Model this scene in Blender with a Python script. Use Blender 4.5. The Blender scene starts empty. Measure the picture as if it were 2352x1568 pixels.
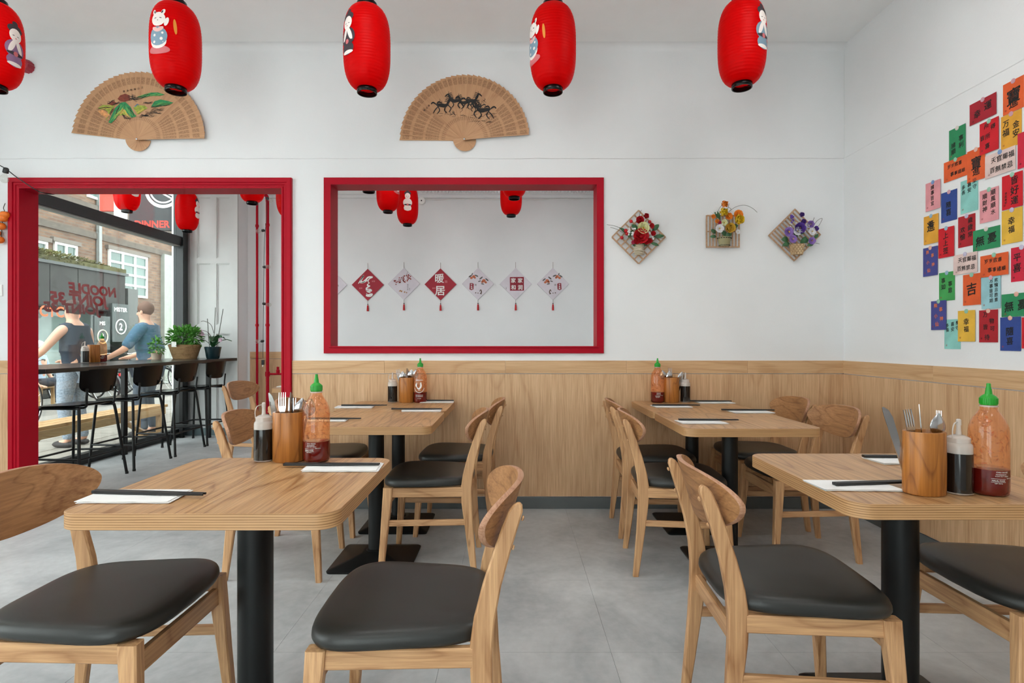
import bpy, bmesh, math, random
from mathutils import Vector, Matrix, Euler
random.seed(7)
S = bpy.context.scene
COL = S.collection
PI = math.pi
F, CX, CY, CH = 1280.0, 1176.0, 784.0, 1.16      # focal length (px), principal point, camera height

# ------------------------------------------------------------------ camera, world, exposure
cam_d = bpy.data.cameras.new('camera')
cam = bpy.data.objects.new('camera', cam_d); COL.objects.link(cam)
cam.location = (0, 0, CH); cam.rotation_euler = (PI/2, 0, 0)
cam_d.sensor_width = 36; cam_d.lens = F/2352*36; cam_d.clip_start = .05; cam_d.clip_end = 200
S.camera = cam
W = bpy.data.worlds.new('overcast_sky'); S.world = W; W.use_nodes = True
bg = W.node_tree.nodes['Background']
bg.inputs[0].default_value = (.97, .975, 1, 1); bg.inputs[1].default_value = 5.6
S.view_settings.view_transform = 'Standard'; S.view_settings.look = 'None'
S.view_settings.gamma = 1; S.view_settings.use_curve_mapping = False
S.view_settings.exposure = 0.08
LAMP = 7.5            # strength of the added, unseen fill panels
try:
    S.cycles.use_denoising = True
    S.cycles.max_bounces = 6; S.cycles.diffuse_bounces = 4; S.cycles.glossy_bounces = 3; S.cycles.transparent_max_bounces = 16
    S.cycles.use_adaptive_sampling = True; S.cycles.adaptive_threshold = .15; S.cycles.adaptive_min_samples = 16
    S.cycles.sample_clamp_indirect = 6
except Exception: pass

# ------------------------------------------------------------------ helpers
def px(x, y, Y):
    return Vector(((x-CX)*Y/F, Y, CH-(y-CY)*Y/F))
def lin(c):
    r = []
    for v in c[:3]:
        v /= 255.0
        r.append(v/12.92 if v <= .04045 else ((v+.055)/1.055)**2.4)
    return (r[0], r[1], r[2], 1)

class MB:
    def __init__(s): s.v = []; s.f = []
    def add(s, vs, fs, mx=None):
        o = len(s.v)
        s.v += [tuple(mx @ Vector(p)) if mx else tuple(p) for p in vs]
        s.f += [tuple(i+o for i in q) for q in fs]; return s
    def box(s, c, d, mx=None):
        x, y, z = c; a, b, h = d[0]/2, d[1]/2, d[2]/2
        vs = [(x+i*a, y+j*b, z+k*h) for i in (-1, 1) for j in (-1, 1) for k in (-1, 1)]
        return s.add(vs, [(0,1,3,2), (4,6,7,5), (0,4,5,1), (2,3,7,6), (0,2,6,4), (1,5,7,3)], mx)
    def bx(s, x0, x1, y0, y1, z0, z1): return s.box(((x0+x1)/2, (y0+y1)/2, (z0+z1)/2), (x1-x0, y1-y0, z1-z0))
    def loops(s, L, closed=True, cap0=True, cap1=True, mx=None):
        n = len(L[0]); vs = [p for l in L for p in l]; fs = []
        for i in range(len(L)-1):
            for j in range(n if closed else n-1):
                k = (j+1) % n
                fs.append((i*n+j, i*n+k, (i+1)*n+k, (i+1)*n+j))
        if cap0: fs.append(tuple(reversed(range(n))))
        if cap1: fs.append(tuple((len(L)-1)*n+j for j in range(n)))
        return s.add(vs, fs, mx)
    def lathe(s, prof, n=20, c=(0,0,0), sy=1, cap0=True, cap1=True, mx=None):
        L = [[(c[0]+r*math.cos(2*PI*j/n), c[1]+r*sy*math.sin(2*PI*j/n), c[2]+z) for j in range(n)] for r, z in prof]
        return s.loops(L, True, cap0, cap1, mx)
    def tube(s, pts, r, n=8, cap=True, mx=None):
        pts = [Vector(p) for p in pts]; m = len(pts)
        rs = r if isinstance(r, (list, tuple)) else [r]*m
        L = []; up = None
        for i, p in enumerate(pts):
            t = (pts[min(i+1, m-1)]-pts[max(i-1, 0)]).normalized()
            if up is None:
                up = Vector((0,0,1)) if abs(t.z) < .9 else Vector((1,0,0))
            a = t.cross(up)
            if a.length < 1e-5: a = t.orthogonal()
            a.normalize(); b = a.cross(t).normalized(); up = b
            L.append([p+(a*math.cos(2*PI*j/n)+b*math.sin(2*PI*j/n))*rs[i] for j in range(n)])
        return s.loops(L, True, cap, cap, mx)
    def prism(s, poly, h0, h1, ax='z', mx=None):
        def P(a, b, h): return (a, b, h) if ax == 'z' else ((a, h, b) if ax == 'y' else (h, a, b))
        return s.loops([[P(a, b, h0) for a, b in poly], [P(a, b, h1) for a, b in poly]], mx=mx)
    def ball(s, c, r, n=10, m=6, mx=None):
        if not isinstance(r, (tuple, list)): r = (r, r, r)
        L = []
        for i in range(m+1):
            a = -PI/2+PI*i/m
            k = max(math.cos(a), .02)
            L.append([(c[0]+r[0]*k*math.cos(2*PI*j/n), c[1]+r[1]*k*math.sin(2*PI*j/n), c[2]+r[2]*math.sin(a)) for j in range(n)])
        return s.loops(L, mx=mx)
    def torus(s, c, R, r, n=24, m=8, ax='z', mx=None):
        vs = []; fs = []
        for i in range(n):
            a = 2*PI*i/n
            for j in range(m):
                b = 2*PI*j/m
                u, v, w = (R+r*math.cos(b))*math.cos(a), (R+r*math.cos(b))*math.sin(a), r*math.sin(b)
                p = (u, v, w) if ax == 'z' else ((u, w, v) if ax == 'y' else (w, u, v))
                vs.append((p[0]+c[0], p[1]+c[1], p[2]+c[2]))
        for i in range(n):
            for j in range(m):
                fs.append((i*m+j, ((i+1) % n)*m+j, ((i+1) % n)*m+(j+1) % m, i*m+(j+1) % m))
        return s.add(vs, fs, mx)
    def mesh(s, name, mat=None, smooth=0, bevel=0, seg=2):
        me = bpy.data.meshes.new(name)
        me.from_pydata([tuple(p) for p in s.v], [], s.f)
        bm = bmesh.new(); bm.from_mesh(me)
        bmesh.ops.recalc_face_normals(bm, faces=bm.faces)
        if bevel:
            bmesh.ops.bevel(bm, geom=list(bm.edges), offset=bevel, segments=seg, profile=.6, affect='EDGES', clamp_overlap=True)
        bm.to_mesh(me); bm.free()
        if smooth:
            me.polygons.foreach_set('use_smooth', [True]*len(me.polygons))
            me.set_sharp_from_angle(angle=math.radians(smooth))
        if mat: me.materials.append(mat)
        return me
    def build(s, name, mat, parent=None, smooth=0, bevel=0, seg=2, label=None):
        return link(name, s.mesh(name, mat, smooth, bevel, seg), parent, label)

def link(name, me, parent=None, label=None):
    o = bpy.data.objects.new(name, me); COL.objects.link(o)
    if parent: o.parent = parent
    if label: o['label'] = label
    return o
def tag(o, label, cat, group=None, kind=None):
    if label: o['label'] = label
    if cat: o['category'] = cat
    if group: o['group'] = group
    if kind: o['kind'] = kind
    return o
def thing(name, label, cat, loc=(0,0,0), rz=0, group=None):
    o = bpy.data.objects.new(name, None); COL.objects.link(o)
    o.empty_display_size = .05
    o.location = loc; o.rotation_euler = (0, 0, rz)
    return tag(o, label, cat, group)
def struct(o):
    o['kind'] = 'structure'; return o
def copy_tree(o, parent=None):
    c = o.copy(); COL.objects.link(c); c.parent = parent
    for ch in list(o.children): copy_tree(ch, c)
    return c
def place(proto, used, loc, rz, label, group=None):
    """first use moves the prototype itself, later uses copy it with its parts"""
    o = proto if not used.get(proto.name) else copy_tree(proto)
    used[proto.name] = True
    o.location = loc; o.rotation_euler = (0, 0, rz); o['label'] = label
    if group: o['group'] = group
    return o
USED = {}

def rrect(w, d, r, n=6, cx=0, cy=0):
    P = []
    for sx, sy, a0 in ((1,1,0), (-1,1,90), (-1,-1,180), (1,-1,270)):
        for i in range(n+1):
            a = math.radians(a0+90*i/n)
            P.append((cx+sx*(w/2-r)+r*math.cos(a), cy+sy*(d/2-r)+r*math.sin(a)))
    return P
def catmull(pts, k=6):
    pts = [Vector(p) for p in pts]; out = []
    for i in range(len(pts)-1):
        p0, p1, p2, p3 = pts[max(i-1,0)], pts[i], pts[i+1], pts[min(i+2, len(pts)-1)]
        for j in range(k):
            t = j/k
            out.append(.5*((2*p1)+(p2-p0)*t+(2*p0-5*p1+4*p2-p3)*t*t+(3*p1-p0-3*p2+p3)*t**3))
    out.append(pts[-1]); return out

# ------------------------------------------------------------------ materials
def nt(name):
    m = bpy.data.materials.new(name); m.use_nodes = True
    t = m.node_tree; b = t.nodes['Principled BSDF']
    return m, t, b
def nd(t, kind, **kw):
    n = t.nodes.new(kind)
    for k, v in kw.items():
        if k.startswith('i_'):
            key = k[2:].replace('_', ' ')
            n.inputs[int(key) if key.isdigit() else key].default_value = v
        else: setattr(n, k, v)
    return n
def ramp(t, stops):
    r = t.nodes.new('ShaderNodeValToRGB'); e = r.color_ramp.elements
    while len(e) < len(stops): e.new(.5)
    for i, (p, c) in enumerate(stops):
        e[i].position = p; e[i].color = c
    return r
def plain(name, c, rough=.5, metal=0, var=.06, scale=8, bump=0, bscale=200, spec=.5, coat=0):
    m, t, b = nt(name)
    b.inputs['Roughness'].default_value = rough; b.inputs['Metallic'].default_value = metal
    b.inputs['Specular IOR Level'].default_value = spec
    if coat: b.inputs['Coat Weight'].default_value = coat
    tc = nd(t, 'ShaderNodeTexCoord')
    no = nd(t, 'ShaderNodeTexNoise', i_Scale=scale, i_Detail=4.0)
    t.links.new(tc.outputs['Object'], no.inputs['Vector'])
    L = lin(c)
    r = ramp(t, [(.3, tuple(x*(1-var) for x in L[:3])+(1,)), (.7, tuple(min(1, x*(1+var)) for x in L[:3])+(1,))])
    t.links.new(no.outputs['Fac'], r.inputs['Fac']); t.links.new(r.outputs['Color'], b.inputs['Base Color'])
    if bump:
        n2 = nd(t, 'ShaderNodeTexNoise', i_Scale=bscale, i_Detail=3.0)
        t.links.new(tc.outputs['Object'], n2.inputs['Vector'])
        bp = nd(t, 'ShaderNodeBump', i_Strength=bump, i_Distance=.002)
        t.links.new(n2.outputs['Fac'], bp.inputs['Height']); t.links.new(bp.outputs['Normal'], b.inputs['Normal'])
    return m
def wood(name, light, dark, axis='x', rough=.42, rings=9, fine=1.0, freq=1.0, spec=.4, contrast=.55, knots=False, figure=1.0, midw=.55, stretch=1.0):
    """oak: stretched fine streaks plus cathedral figure drawn as contour lines of a stretched noise"""
    m, t, b = nt(name)
    b.inputs['Roughness'].default_value = rough; b.inputs['Specular IOR Level'].default_value = spec
    tc = nd(t, 'ShaderNodeTexCoord'); oi = nd(t, 'ShaderNodeObjectInfo')
    sc = nd(t, 'ShaderNodeVectorMath', operation='SCALE')
    cx = nd(t, 'ShaderNodeCombineXYZ')
    for k in range(3): t.links.new(oi.outputs['Random'], cx.inputs[k])
    t.links.new(cx.outputs[0], sc.inputs[0]); sc.inputs['Scale'].default_value = 13.0
    ad = nd(t, 'ShaderNodeVectorMath', operation='ADD')
    t.links.new(tc.outputs['Object'], ad.inputs[0]); t.links.new(sc.outputs[0], ad.inputs[1])
    def mp(al, ac):
        n = nd(t, 'ShaderNodeMapping')
        n.inputs['Scale'].default_value = tuple(al if a == axis else ac for a in 'xyz')
        t.links.new(ad.outputs[0], n.inputs['Vector']); return n
    big = nd(t, 'ShaderNodeTexNoise', i_Scale=1.0, i_Detail=1.5, i_Roughness=.4, i_Distortion=.3)
    t.links.new(mp(.9*freq*stretch, 5.0*freq).outputs[0], big.inputs['Vector'])
    mu = nd(t, 'ShaderNodeMath', operation='MULTIPLY', i_1=float(rings)); t.links.new(big.outputs['Fac'], mu.inputs[0])
    fr = nd(t, 'ShaderNodeMath', operation='FRACT'); t.links.new(mu.outputs[0], fr.inputs[0])
    rr = ramp(t, [(0, (1,1,1,1)), (.07, (.6,.6,.6,1)), (.16, (.12,.12,.12,1)), (.6, (0,0,0,1)), (.93, (.35,.35,.35,1)), (1, (1,1,1,1))])
    t.links.new(fr.outputs[0], rr.inputs['Fac'])
    fn = nd(t, 'ShaderNodeTexNoise', i_Scale=1.0, i_Detail=5.0, i_Roughness=.6)
    t.links.new(mp(5.0*fine, 190.0*fine).outputs[0], fn.inputs['Vector'])
    mid = nd(t, 'ShaderNodeTexNoise', i_Scale=1.0, i_Detail=3.0)
    t.links.new(mp(2.0, 26.0).outputs[0], mid.inputs['Vector'])
    # combine
    r2 = ramp(t, [(.36, (0,0,0,1)), (.68, (1,1,1,1))]); t.links.new(fn.outputs['Fac'], r2.inputs['Fac'])
    m1 = nd(t, 'ShaderNodeMath', operation='MULTIPLY', i_1=.38*contrast/.55*figure); t.links.new(rr.outputs['Color'], m1.inputs[0])
    m2 = nd(t, 'ShaderNodeMath', operation='MULTIPLY_ADD', i_1=.42*contrast/.55); t.links.new(r2.outputs['Color'], m2.inputs[0]); t.links.new(m1.outputs[0], m2.inputs[2])
    m3 = nd(t, 'ShaderNodeMath', operation='MULTIPLY_ADD', i_1=midw); t.links.new(mid.outputs['Fac'], m3.inputs[0]); t.links.new(m2.outputs[0], m3.inputs[2])
    mr = nd(t, 'ShaderNodeMapRange'); mr.inputs['From Min'].default_value = .2; mr.inputs['From Max'].default_value = 1.05-(.55-midw)*.6
    t.links.new(m3.outputs[0], mr.inputs['Value'])
    mx = nd(t, 'ShaderNodeMix', data_type='RGBA'); mx.inputs[6].default_value = lin(light); mx.inputs[7].default_value = lin(dark)
    t.links.new(mr.outputs[0], mx.inputs[0])
    out = mx.outputs[2]
    if knots:
        vo = nd(t, 'ShaderNodeTexVoronoi', i_Scale=1.0)
        t.links.new(mp(3.2, 9.0).outputs[0], vo.inputs['Vector'])
        rk = ramp(t, [(0, (1,1,1,1)), (.045, (.8,.8,.8,1)), (.09, (0,0,0,1))]); t.links.new(vo.outputs['Distance'], rk.inputs['Fac'])
        mk = nd(t, 'ShaderNodeMix', data_type='RGBA'); mk.inputs[7].default_value = lin((70, 42, 22))
        mk_f = nd(t, 'ShaderNodeMath', operation='MULTIPLY', i_1=.55); t.links.new(rk.outputs['Color'], mk_f.inputs[0])
        t.links.new(mk_f.outputs[0], mk.inputs[0]); t.links.new(out, mk.inputs[6]); out = mk.outputs[2]
    t.links.new(out, b.inputs['Base Color'])
    bp = nd(t, 'ShaderNodeBump', i_Strength=.12, i_Distance=.0006)
    t.links.new(fn.outputs['Fac'], bp.inputs['Height']); t.links.new(bp.outputs['Normal'], b.inputs['Normal'])
    return m
def layered(name, light, dark, step=.0062):
    """horizontal plies seen on a table edge"""
    m, t, b = nt(name); b.inputs['Roughness'].default_value = .45
    tc = nd(t, 'ShaderNodeTexCoord'); sp = nd(t, 'ShaderNodeSeparateXYZ'); t.links.new(tc.outputs['Object'], sp.inputs[0])
    mp = nd(t, 'ShaderNodeMapping'); mp.inputs['Scale'].default_value = (3, 3, 160); t.links.new(tc.outputs['Object'], mp.inputs[0])
    no = nd(t, 'ShaderNodeTexNoise', i_Scale=1.0, i_Detail=3.0); t.links.new(mp.outputs[0], no.inputs['Vector'])
    a = nd(t, 'ShaderNodeMath', operation='MULTIPLY', i_1=1/step); t.links.new(sp.outputs[2], a.inputs[0])
    c = nd(t, 'ShaderNodeMath', operation='MULTIPLY_ADD', i_1=.9); t.links.new(no.outputs['Fac'], c.inputs[0]); t.links.new(a.outputs[0], c.inputs[2])
    f = nd(t, 'ShaderNodeMath', operation='FRACT'); t.links.new(c.outputs[0], f.inputs[0])
    r = ramp(t, [(0, lin(dark)), (.22, lin(dark)), (.42, lin(light)), (.85, lin(light))]); t.links.new(f.outputs[0], r.inputs['Fac'])
    t.links.new(r.outputs['Color'], b.inputs['Base Color']); return m
def clear(name, tint=(255,255,255), refl=1.0, rough=.0, splat=None, ior=1.45, milk=0, milkcol=(240,240,240)):
    """thin clear sheet: transparent with Fresnel reflection; optional splashes of sauce or milky body"""
    m, t, b = nt(name); t.nodes.remove(b); out = t.nodes['Material Output']
    tr = nd(t, 'ShaderNodeBsdfTransparent'); tr.inputs[0].default_value = lin(tint)
    gl = nd(t, 'ShaderNodeBsdfGlossy'); gl.inputs['Roughness'].default_value = rough
    gl.inputs['Color'].default_value = (refl, refl, refl, 1)
    lw = nd(t, 'ShaderNodeLayerWeight', i_Blend=.5); f0 = ((ior-1)/(ior+1))**2
    pw = nd(t, 'ShaderNodeMath', operation='POWER', i_1=5.0); t.links.new(lw.outputs['Facing'], pw.inputs[0])
    fr = nd(t, 'ShaderNodeMath', operation='MULTIPLY_ADD', i_1=1-f0, i_2=f0); t.links.new(pw.outputs[0], fr.inputs[0])
    base = tr.outputs[0]
    if milk:
        df = nd(t, 'ShaderNodeBsdfDiffuse'); df.inputs[0].default_value = lin(milkcol)
        ms = nd(t, 'ShaderNodeMixShader', i_0=milk); t.links.new(base, ms.inputs[1]); t.links.new(df.outputs[0], ms.inputs[2]); base = ms.outputs[0]
    if splat:
        df = nd(t, 'ShaderNodeBsdfDiffuse'); df.inputs[0].default_value = lin(splat)
        tc = nd(t, 'ShaderNodeTexCoord'); no = nd(t, 'ShaderNodeTexNoise', i_Scale=45.0, i_Detail=3.0, i_Distortion=1.2)
        t.links.new(tc.outputs['Object'], no.inputs['Vector'])
        r = ramp(t, [(.555, (.02,.02,.02,1)), (.65, (.5,.5,.5,1))]); t.links.new(no.outputs['Fac'], r.inputs['Fac'])
        ms = nd(t, 'ShaderNodeMixShader'); t.links.new(r.outputs['Color'], ms.inputs[0]); t.links.new(base, ms.inputs[1]); t.links.new(df.outputs[0], ms.inputs[2]); base = ms.outputs[0]
    mx = nd(t, 'ShaderNodeMixShader'); t.links.new(fr.outputs[0], mx.inputs[0]); t.links.new(base, mx.inputs[1]); t.links.new(gl.outputs[0], mx.inputs[2])
    t.links.new(mx.outputs[0], out.inputs[0]); return m
def cloth_lantern(name, c):
    m, t, b = nt(name); out = t.nodes['Material Output']
    b.inputs['Base Color'].default_value = lin(c); b.inputs['Roughness'].default_value = .38
    b.inputs['Specular IOR Level'].default_value = .12
    tr = nd(t, 'ShaderNodeBsdfTranslucent'); tr.inputs[0].default_value = lin(c)
    mx = nd(t, 'ShaderNodeMixShader', i_0=.48); t.links.new(b.outputs[0], mx.inputs[1]); t.links.new(tr.outputs[0], mx.inputs[2])
    t.links.new(mx.outputs[0], out.inputs[0]); return m
def emit(name, c, s):
    m, t, b = nt(name); b.inputs['Base Color'].default_value = (.8,.8,.8,1)
    b.inputs['Emission Color'].default_value = c; b.inputs['Emission Strength'].default_value = s; return m
def brickmat(name):
    m, t, b = nt(name); b.inputs['Roughness'].default_value = .9
    tc = nd(t, 'ShaderNodeTexCoord'); sp = nd(t, 'ShaderNodeSeparateXYZ'); t.links.new(tc.outputs['Object'], sp.inputs[0])
    cb = nd(t, 'ShaderNodeCombineXYZ'); t.links.new(sp.outputs[1], cb.inputs[0]); t.links.new(sp.outputs[2], cb.inputs[1])
    br = nd(t, 'ShaderNodeTexBrick', i_Scale=1.0); br.inputs['Brick Width'].default_value = .23; br.inputs['Row Height'].default_value = .075
    br.inputs['Mortar Size'].default_value = .010
    br.inputs['Color1'].default_value = lin((134,106,86)); br.inputs['Color2'].default_value = lin((102,77,63)); br.inputs['Mortar'].default_value = lin((112,105,96))
    t.links.new(cb.outputs[0], br.inputs['Vector'])
    no = nd(t, 'ShaderNodeTexNoise', i_Scale=1.3, i_Detail=4.0); t.links.new(tc.outputs['Object'], no.inputs['Vector'])
    r = ramp(t, [(.3, (.75,.72,.7,1)), (.7, (1.1,1.05,1,1))]); t.links.new(no.outputs['Fac'], r.inputs['Fac'])
    mu = nd(t, 'ShaderNodeMix', data_type='RGBA', blend_type='MULTIPLY'); mu.inputs[0].default_value = 1
    t.links.new(br.outputs['Color'], mu.inputs[6]); t.links.new(r.outputs['Color'], mu.inputs[7])
    t.links.new(mu.outputs[2], b.inputs['Base Color']); return m
def concrete(name, c1, c2):
    m, t, b = nt(name); b.inputs['Roughness'].default_value = .42; b.inputs['Specular IOR Level'].default_value = .4
    tc = nd(t, 'ShaderNodeTexCoord'); gm = nd(t, 'ShaderNodeNewGeometry')
    n1 = nd(t, 'ShaderNodeTexNoise', i_Scale=2.2, i_Detail=8.0, i_Roughness=.62, i_Distortion=.6); t.links.new(gm.outputs['Position'], n1.inputs['Vector'])
    n2 = nd(t, 'ShaderNodeTexNoise', i_Scale=26.0, i_Detail=4.0); t.links.new(gm.outputs['Position'], n2.inputs['Vector'])
    ad = nd(t, 'ShaderNodeMath', operation='MULTIPLY_ADD', i_1=.22); t.links.new(n2.outputs['Fac'], ad.inputs[0]); t.links.new(n1.outputs['Fac'], ad.inputs[2])
    r = ramp(t, [(.42, lin(c1)), (.78, lin(c2))]); t.links.new(ad.outputs[0], r.inputs['Fac']); t.links.new(r.outputs['Color'], b.inputs['Base Color'])
    return m

OAK_L, OAK_D = (222, 178, 128), (172, 120, 74)
M = dict(
    wall=plain('white_plaster', (230,230,231), .85, var=.015, scale=3, bump=.25, bscale=90, spec=.2),
    ceil=plain('white_ceiling', (244,244,244), .9, var=.01, spec=.2),
    floor=concrete('grey_vinyl', (152,155,157), (194,196,197)),
    joint=plain('floor_joint', (126,129,130), .8),
    panelz=wood('oak_panel_upright', (222,184,144), (172,128,88), 'z', .5, rings=5, freq=.8, contrast=.62, figure=.55),
    panelx=wood('oak_panel_level', (216,178,136), (180,136,92), 'x', .5, rings=7, freq=.9, contrast=.5),
    panely=wood('oak_panel_level_side', (216,178,136), (180,136,92), 'y', .5, rings=7, freq=.9, contrast=.5),
    top=wood('oak_table_top', (206,162,114), (140,94,54), 'y', .33, rings=15, freq=.9, contrast=.62, spec=.5, figure=1.0, midw=.4, stretch=.72),
    edge=layered('table_edge_plies', (194,150,104), (148,106,66)),
    legz=wood('chair_wood_z', (216,170,124), (150,102,64), 'z', .45, rings=6, freq=1.6, fine=.7, knots=True),
    legx=wood('chair_wood_x', (216,170,124), (150,102,64), 'x', .45, rings=6, freq=1.6, fine=.7),
    legy=wood('chair_wood_y', (216,170,124), (150,102,64), 'y', .45, rings=6, freq=1.6, fine=.7),
    back=wood('chair_back_veneer', (180,130,86), (120,77,46), 'y', .45, rings=10, freq=1.5, fine=.8),
    ply=wood('chair_back_edge', (196,150,120), (150,100,72), 'y', .5, rings=20, freq=3),
    vinyl=plain('black_vinyl', (40,40,38), .38, var=.05, bump=.12, bscale=700, spec=.45),
    black=plain('black_steel', (12,14,15), .42, var=.05, spec=.34),
    blackgloss=plain('black_moulded_plastic', (9,9,10), .22, var=.03, spec=.22),
    red=plain('red_gloss_paint', (168,6,32), .45, var=.03, bump=.15, bscale=60, spec=.14),
    base=plain('grey_skirting', (92,97,98), .5),
    napkin=plain('white_paper_napkin', (238,236,234), .9, var=.02, bump=.2, bscale=400),
    stick=plain('black_melamine', (24,24,25), .35, var=.05),
    teak=wood('cup_wood', (188,120,54), (122,70,28), 'z', .35, rings=6, freq=2.4, fine=.6, contrast=.6),
    steel=plain('polished_steel', (190,190,192), .16, 1, var=.03),
    sriglass=clear('sauce_streaked_bottle', (255,224,194), .9, .03, splat=(192,92,44), milk=.09, milkcol=(238,196,160)),
    sauce=plain('red_chilli_sauce', (96,16,10), .12, var=.15, scale=30, coat=.3),
    greencap=plain('green_plastic', (22,146,34), .38, var=.03),
    soy=plain('dark_soy_sauce', (18,16,16), .12, var=.05, coat=.3),
    milky=clear('milky_plastic', (245,240,236), .8, .12, milk=.55, milkcol=(226,216,208)),
    white=plain('white_print', (240,238,235), .6, var=.02),
    ink=plain('black_ink', (28,25,24), .7, var=.05),
    lantern=cloth_lantern('red_lantern_cloth', (236,0,4)),
    lantin=plain('lantern_inner_white', (225,200,200), .7),
    fan=wood('fan_bamboo', (204,158,118), (168,120,86), 'x', .55, rings=4, freq=2, contrast=.4),
    glass=clear('window_glass', (240,246,244), 1.0, 0, ior=1.5),
    shutter=plain('white_gloss_joinery', (206,207,206), .5, var=.02),
    wframe=plain('black_window_frame', (36,40,42), .4, var=.04),
    leaf=plain('green_leaf', (84,146,56), .5, var=.35, scale=40),
    darkleaf=plain('deep_green_leaf', (48,92,54), .45, var=.3, scale=30),
    wicker=wood('woven_seagrass', (176,142,100), (112,82,50), 'x', .8, rings=16, freq=6, fine=.3),
    lamp=emit('lit_diffuser', (1, .985, .96, 1), LAMP),
)
def pm(name, c, rough=.6, **k):
    if name not in M: M[name] = plain(name, c, rough, **k)
    return M[name]

# ------------------------------------------------------------------ text as flat mesh
_TX = {}
def text_geo(body, size=1.0, bold=0.0, shear=0.0, ext=.0):
    key = (body, bold, shear, ext)
    if key not in _TX:
        cu = bpy.data.curves.new('lettering_curve', 'FONT'); cu.body = body; cu.size = 1
        cu.align_x = 'CENTER'; cu.align_y = 'CENTER'; cjk = any(ord(c) > 0x2e80 for c in body); cu.offset = 0 if cjk else bold; cu.shear = shear; cu.extrude = ext; cu.resolution_u = 3
        ob = bpy.data.objects.new('lettering_curve', cu); COL.objects.link(ob)
        dg = bpy.context.evaluated_depsgraph_get()
        me = bpy.data.meshes.new_from_object(ob.evaluated_get(dg))
        v = [tuple(p.co) for p in me.vertices]; f = [tuple(p.vertices) for p in me.polygons]
        bpy.data.objects.remove(ob); bpy.data.curves.remove(cu); bpy.data.meshes.remove(me)
        if v:
            x0, x1 = min(p[0] for p in v), max(p[0] for p in v); y0, y1 = min(p[1] for p in v), max(p[1] for p in v)
            v = [(p[0]-(x0+x1)/2, p[1]-(y0+y1)/2, p[2]) for p in v]
        if cjk and bold > .005:            # thicker brush: the same strokes laid a hair apart
            k = bold*.55; n = len(v); v0, f0 = list(v), list(f)
            for m_, (dx, dy) in enumerate(((k, k*.4), (-k, -k*.4), (k*.3, -k*.8), (-k*.3, k*.8))):
                o_ = len(v); v += [(p[0]+dx, p[1]+dy, p[2]+.005*(m_+1)) for p in v0]; f += [tuple(i+o_ for i in q) for q in f0]
        _TX[key] = (v, f)
    v, f = _TX[key]
    return [(p[0]*size, p[1]*size, p[2]*size) for p in v], f
def frame_mx(o, right, up):
    r = Vector(right).normalized(); u = Vector(up).normalized(); n = r.cross(u)
    return Matrix(((r.x, u.x, n.x, o[0]), (r.y, u.y, n.y, o[1]), (r.z, u.z, n.z, o[2]), (0, 0, 0, 1)))
# ------------------------------------------------------------------ the room shell
YB, YB2, YF, XR, XL, XFR = 3.88, 4.01, 7.20, 2.31, -4.10, 1.05   # back wall front/back face, far wall, right wall, window wall, far room's right wall
ZC, ZCF, Y0 = 3.22, 3.36, -1.6
def wall(name, ax, p0, p1, u0, u1, v0, v1, holes=(), mat=None, parent=None):
    us = sorted({u0, u1} | {h[0] for h in holes} | {h[1] for h in holes}); vs = sorted({v0, v1} | {h[2] for h in holes} | {h[3] for h in holes})
    idx = {}; V = []; Fc = []
    def P(i, j, k):
        if (i, j, k) not in idx:
            idx[(i, j, k)] = len(V); u, v, p = us[i], vs[j], (p0, p1)[k]
            V.append((u, p, v) if ax == 'y' else ((p, u, v) if ax == 'x' else (u, v, p)))
        return idx[(i, j, k)]
    def solid(i, j):
        if not (0 <= i < len(us)-1 and 0 <= j < len(vs)-1): return False
        a, b = (us[i]+us[i+1])/2, (vs[j]+vs[j+1])/2
        return not any(h[0] < a < h[1] and h[2] < b < h[3] for h in holes)
    for i in range(len(us)-1):
        for j in range(len(vs)-1):
            if not solid(i, j): continue
            for k in (0, 1): Fc.append((P(i,j,k), P(i+1,j,k), P(i+1,j+1,k), P(i,j+1,k)))
            if not solid(i-1, j): Fc.append((P(i,j,0), P(i,j+1,0), P(i,j+1,1), P(i,j,1)))
            if not solid(i+1, j): Fc.append((P(i+1,j,0), P(i+1,j+1,0), P(i+1,j+1,1), P(i+1,j,1)))
            if not solid(i, j-1): Fc.append((P(i,j,0), P(i+1,j,0), P(i+1,j,1), P(i,j,1)))
            if not solid(i, j+1): Fc.append((P(i,j+1,0), P(i+1,j+1,0), P(i+1,j+1,1), P(i,j+1,1)))
    b = MB(); b.add(V, Fc)
    return struct(b.build(name, mat or M['wall'], parent))
DX0, DX1, DZ = -3.418, -1.600, 2.222            # doorway opening
WX0, WX1, WZ0, WZ1 = -1.257, .588, 1.127, 2.248  # picture-window opening
T = .02
wall_back = wall('wall_back', 'y', YB, YB2, XL-.2, XR+.15, 0, ZC+.15, [(DX0-T, DX1+T, 0, DZ+T), (WX0-T, WX1+T, WZ0-T, WZ1+T)])
wall_right = wall('wall_right', 'x', XR, XR+.15, Y0, YB, 0, ZC+.15)
wall_left = wall('wall_left', 'x', XL-.1, XL, Y0, YF, 0, ZCF+.1, [(-.9, 3.3, .10, 2.95), (4.2, 6.88, .06, 3.08)])
wall_rear = wall('wall_rear', 'y', Y0-.15, Y0, XL-.2, XR+.15, 0, ZC+.15, [(-2.6, -.2, .10, 2.95)])
wall_far = wall('wall_far', 'y', YF, YF+.15, XL-.2, XFR+.15, 0, ZCF+.1)
wall_far_right = wall('wall_far_right', 'x', XFR, XFR+.15, YB2, YF, 0, ZCF+.1)
ceiling = wall('ceiling', 'z', ZC, ZC+.15, XL, XR, Y0, YB, mat=M['ceil'])
ceiling_far = wall('ceiling_far', 'z', ZCF, ZCF+.1, XL, XFR, YB2, YF, mat=M['ceil'])
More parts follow.
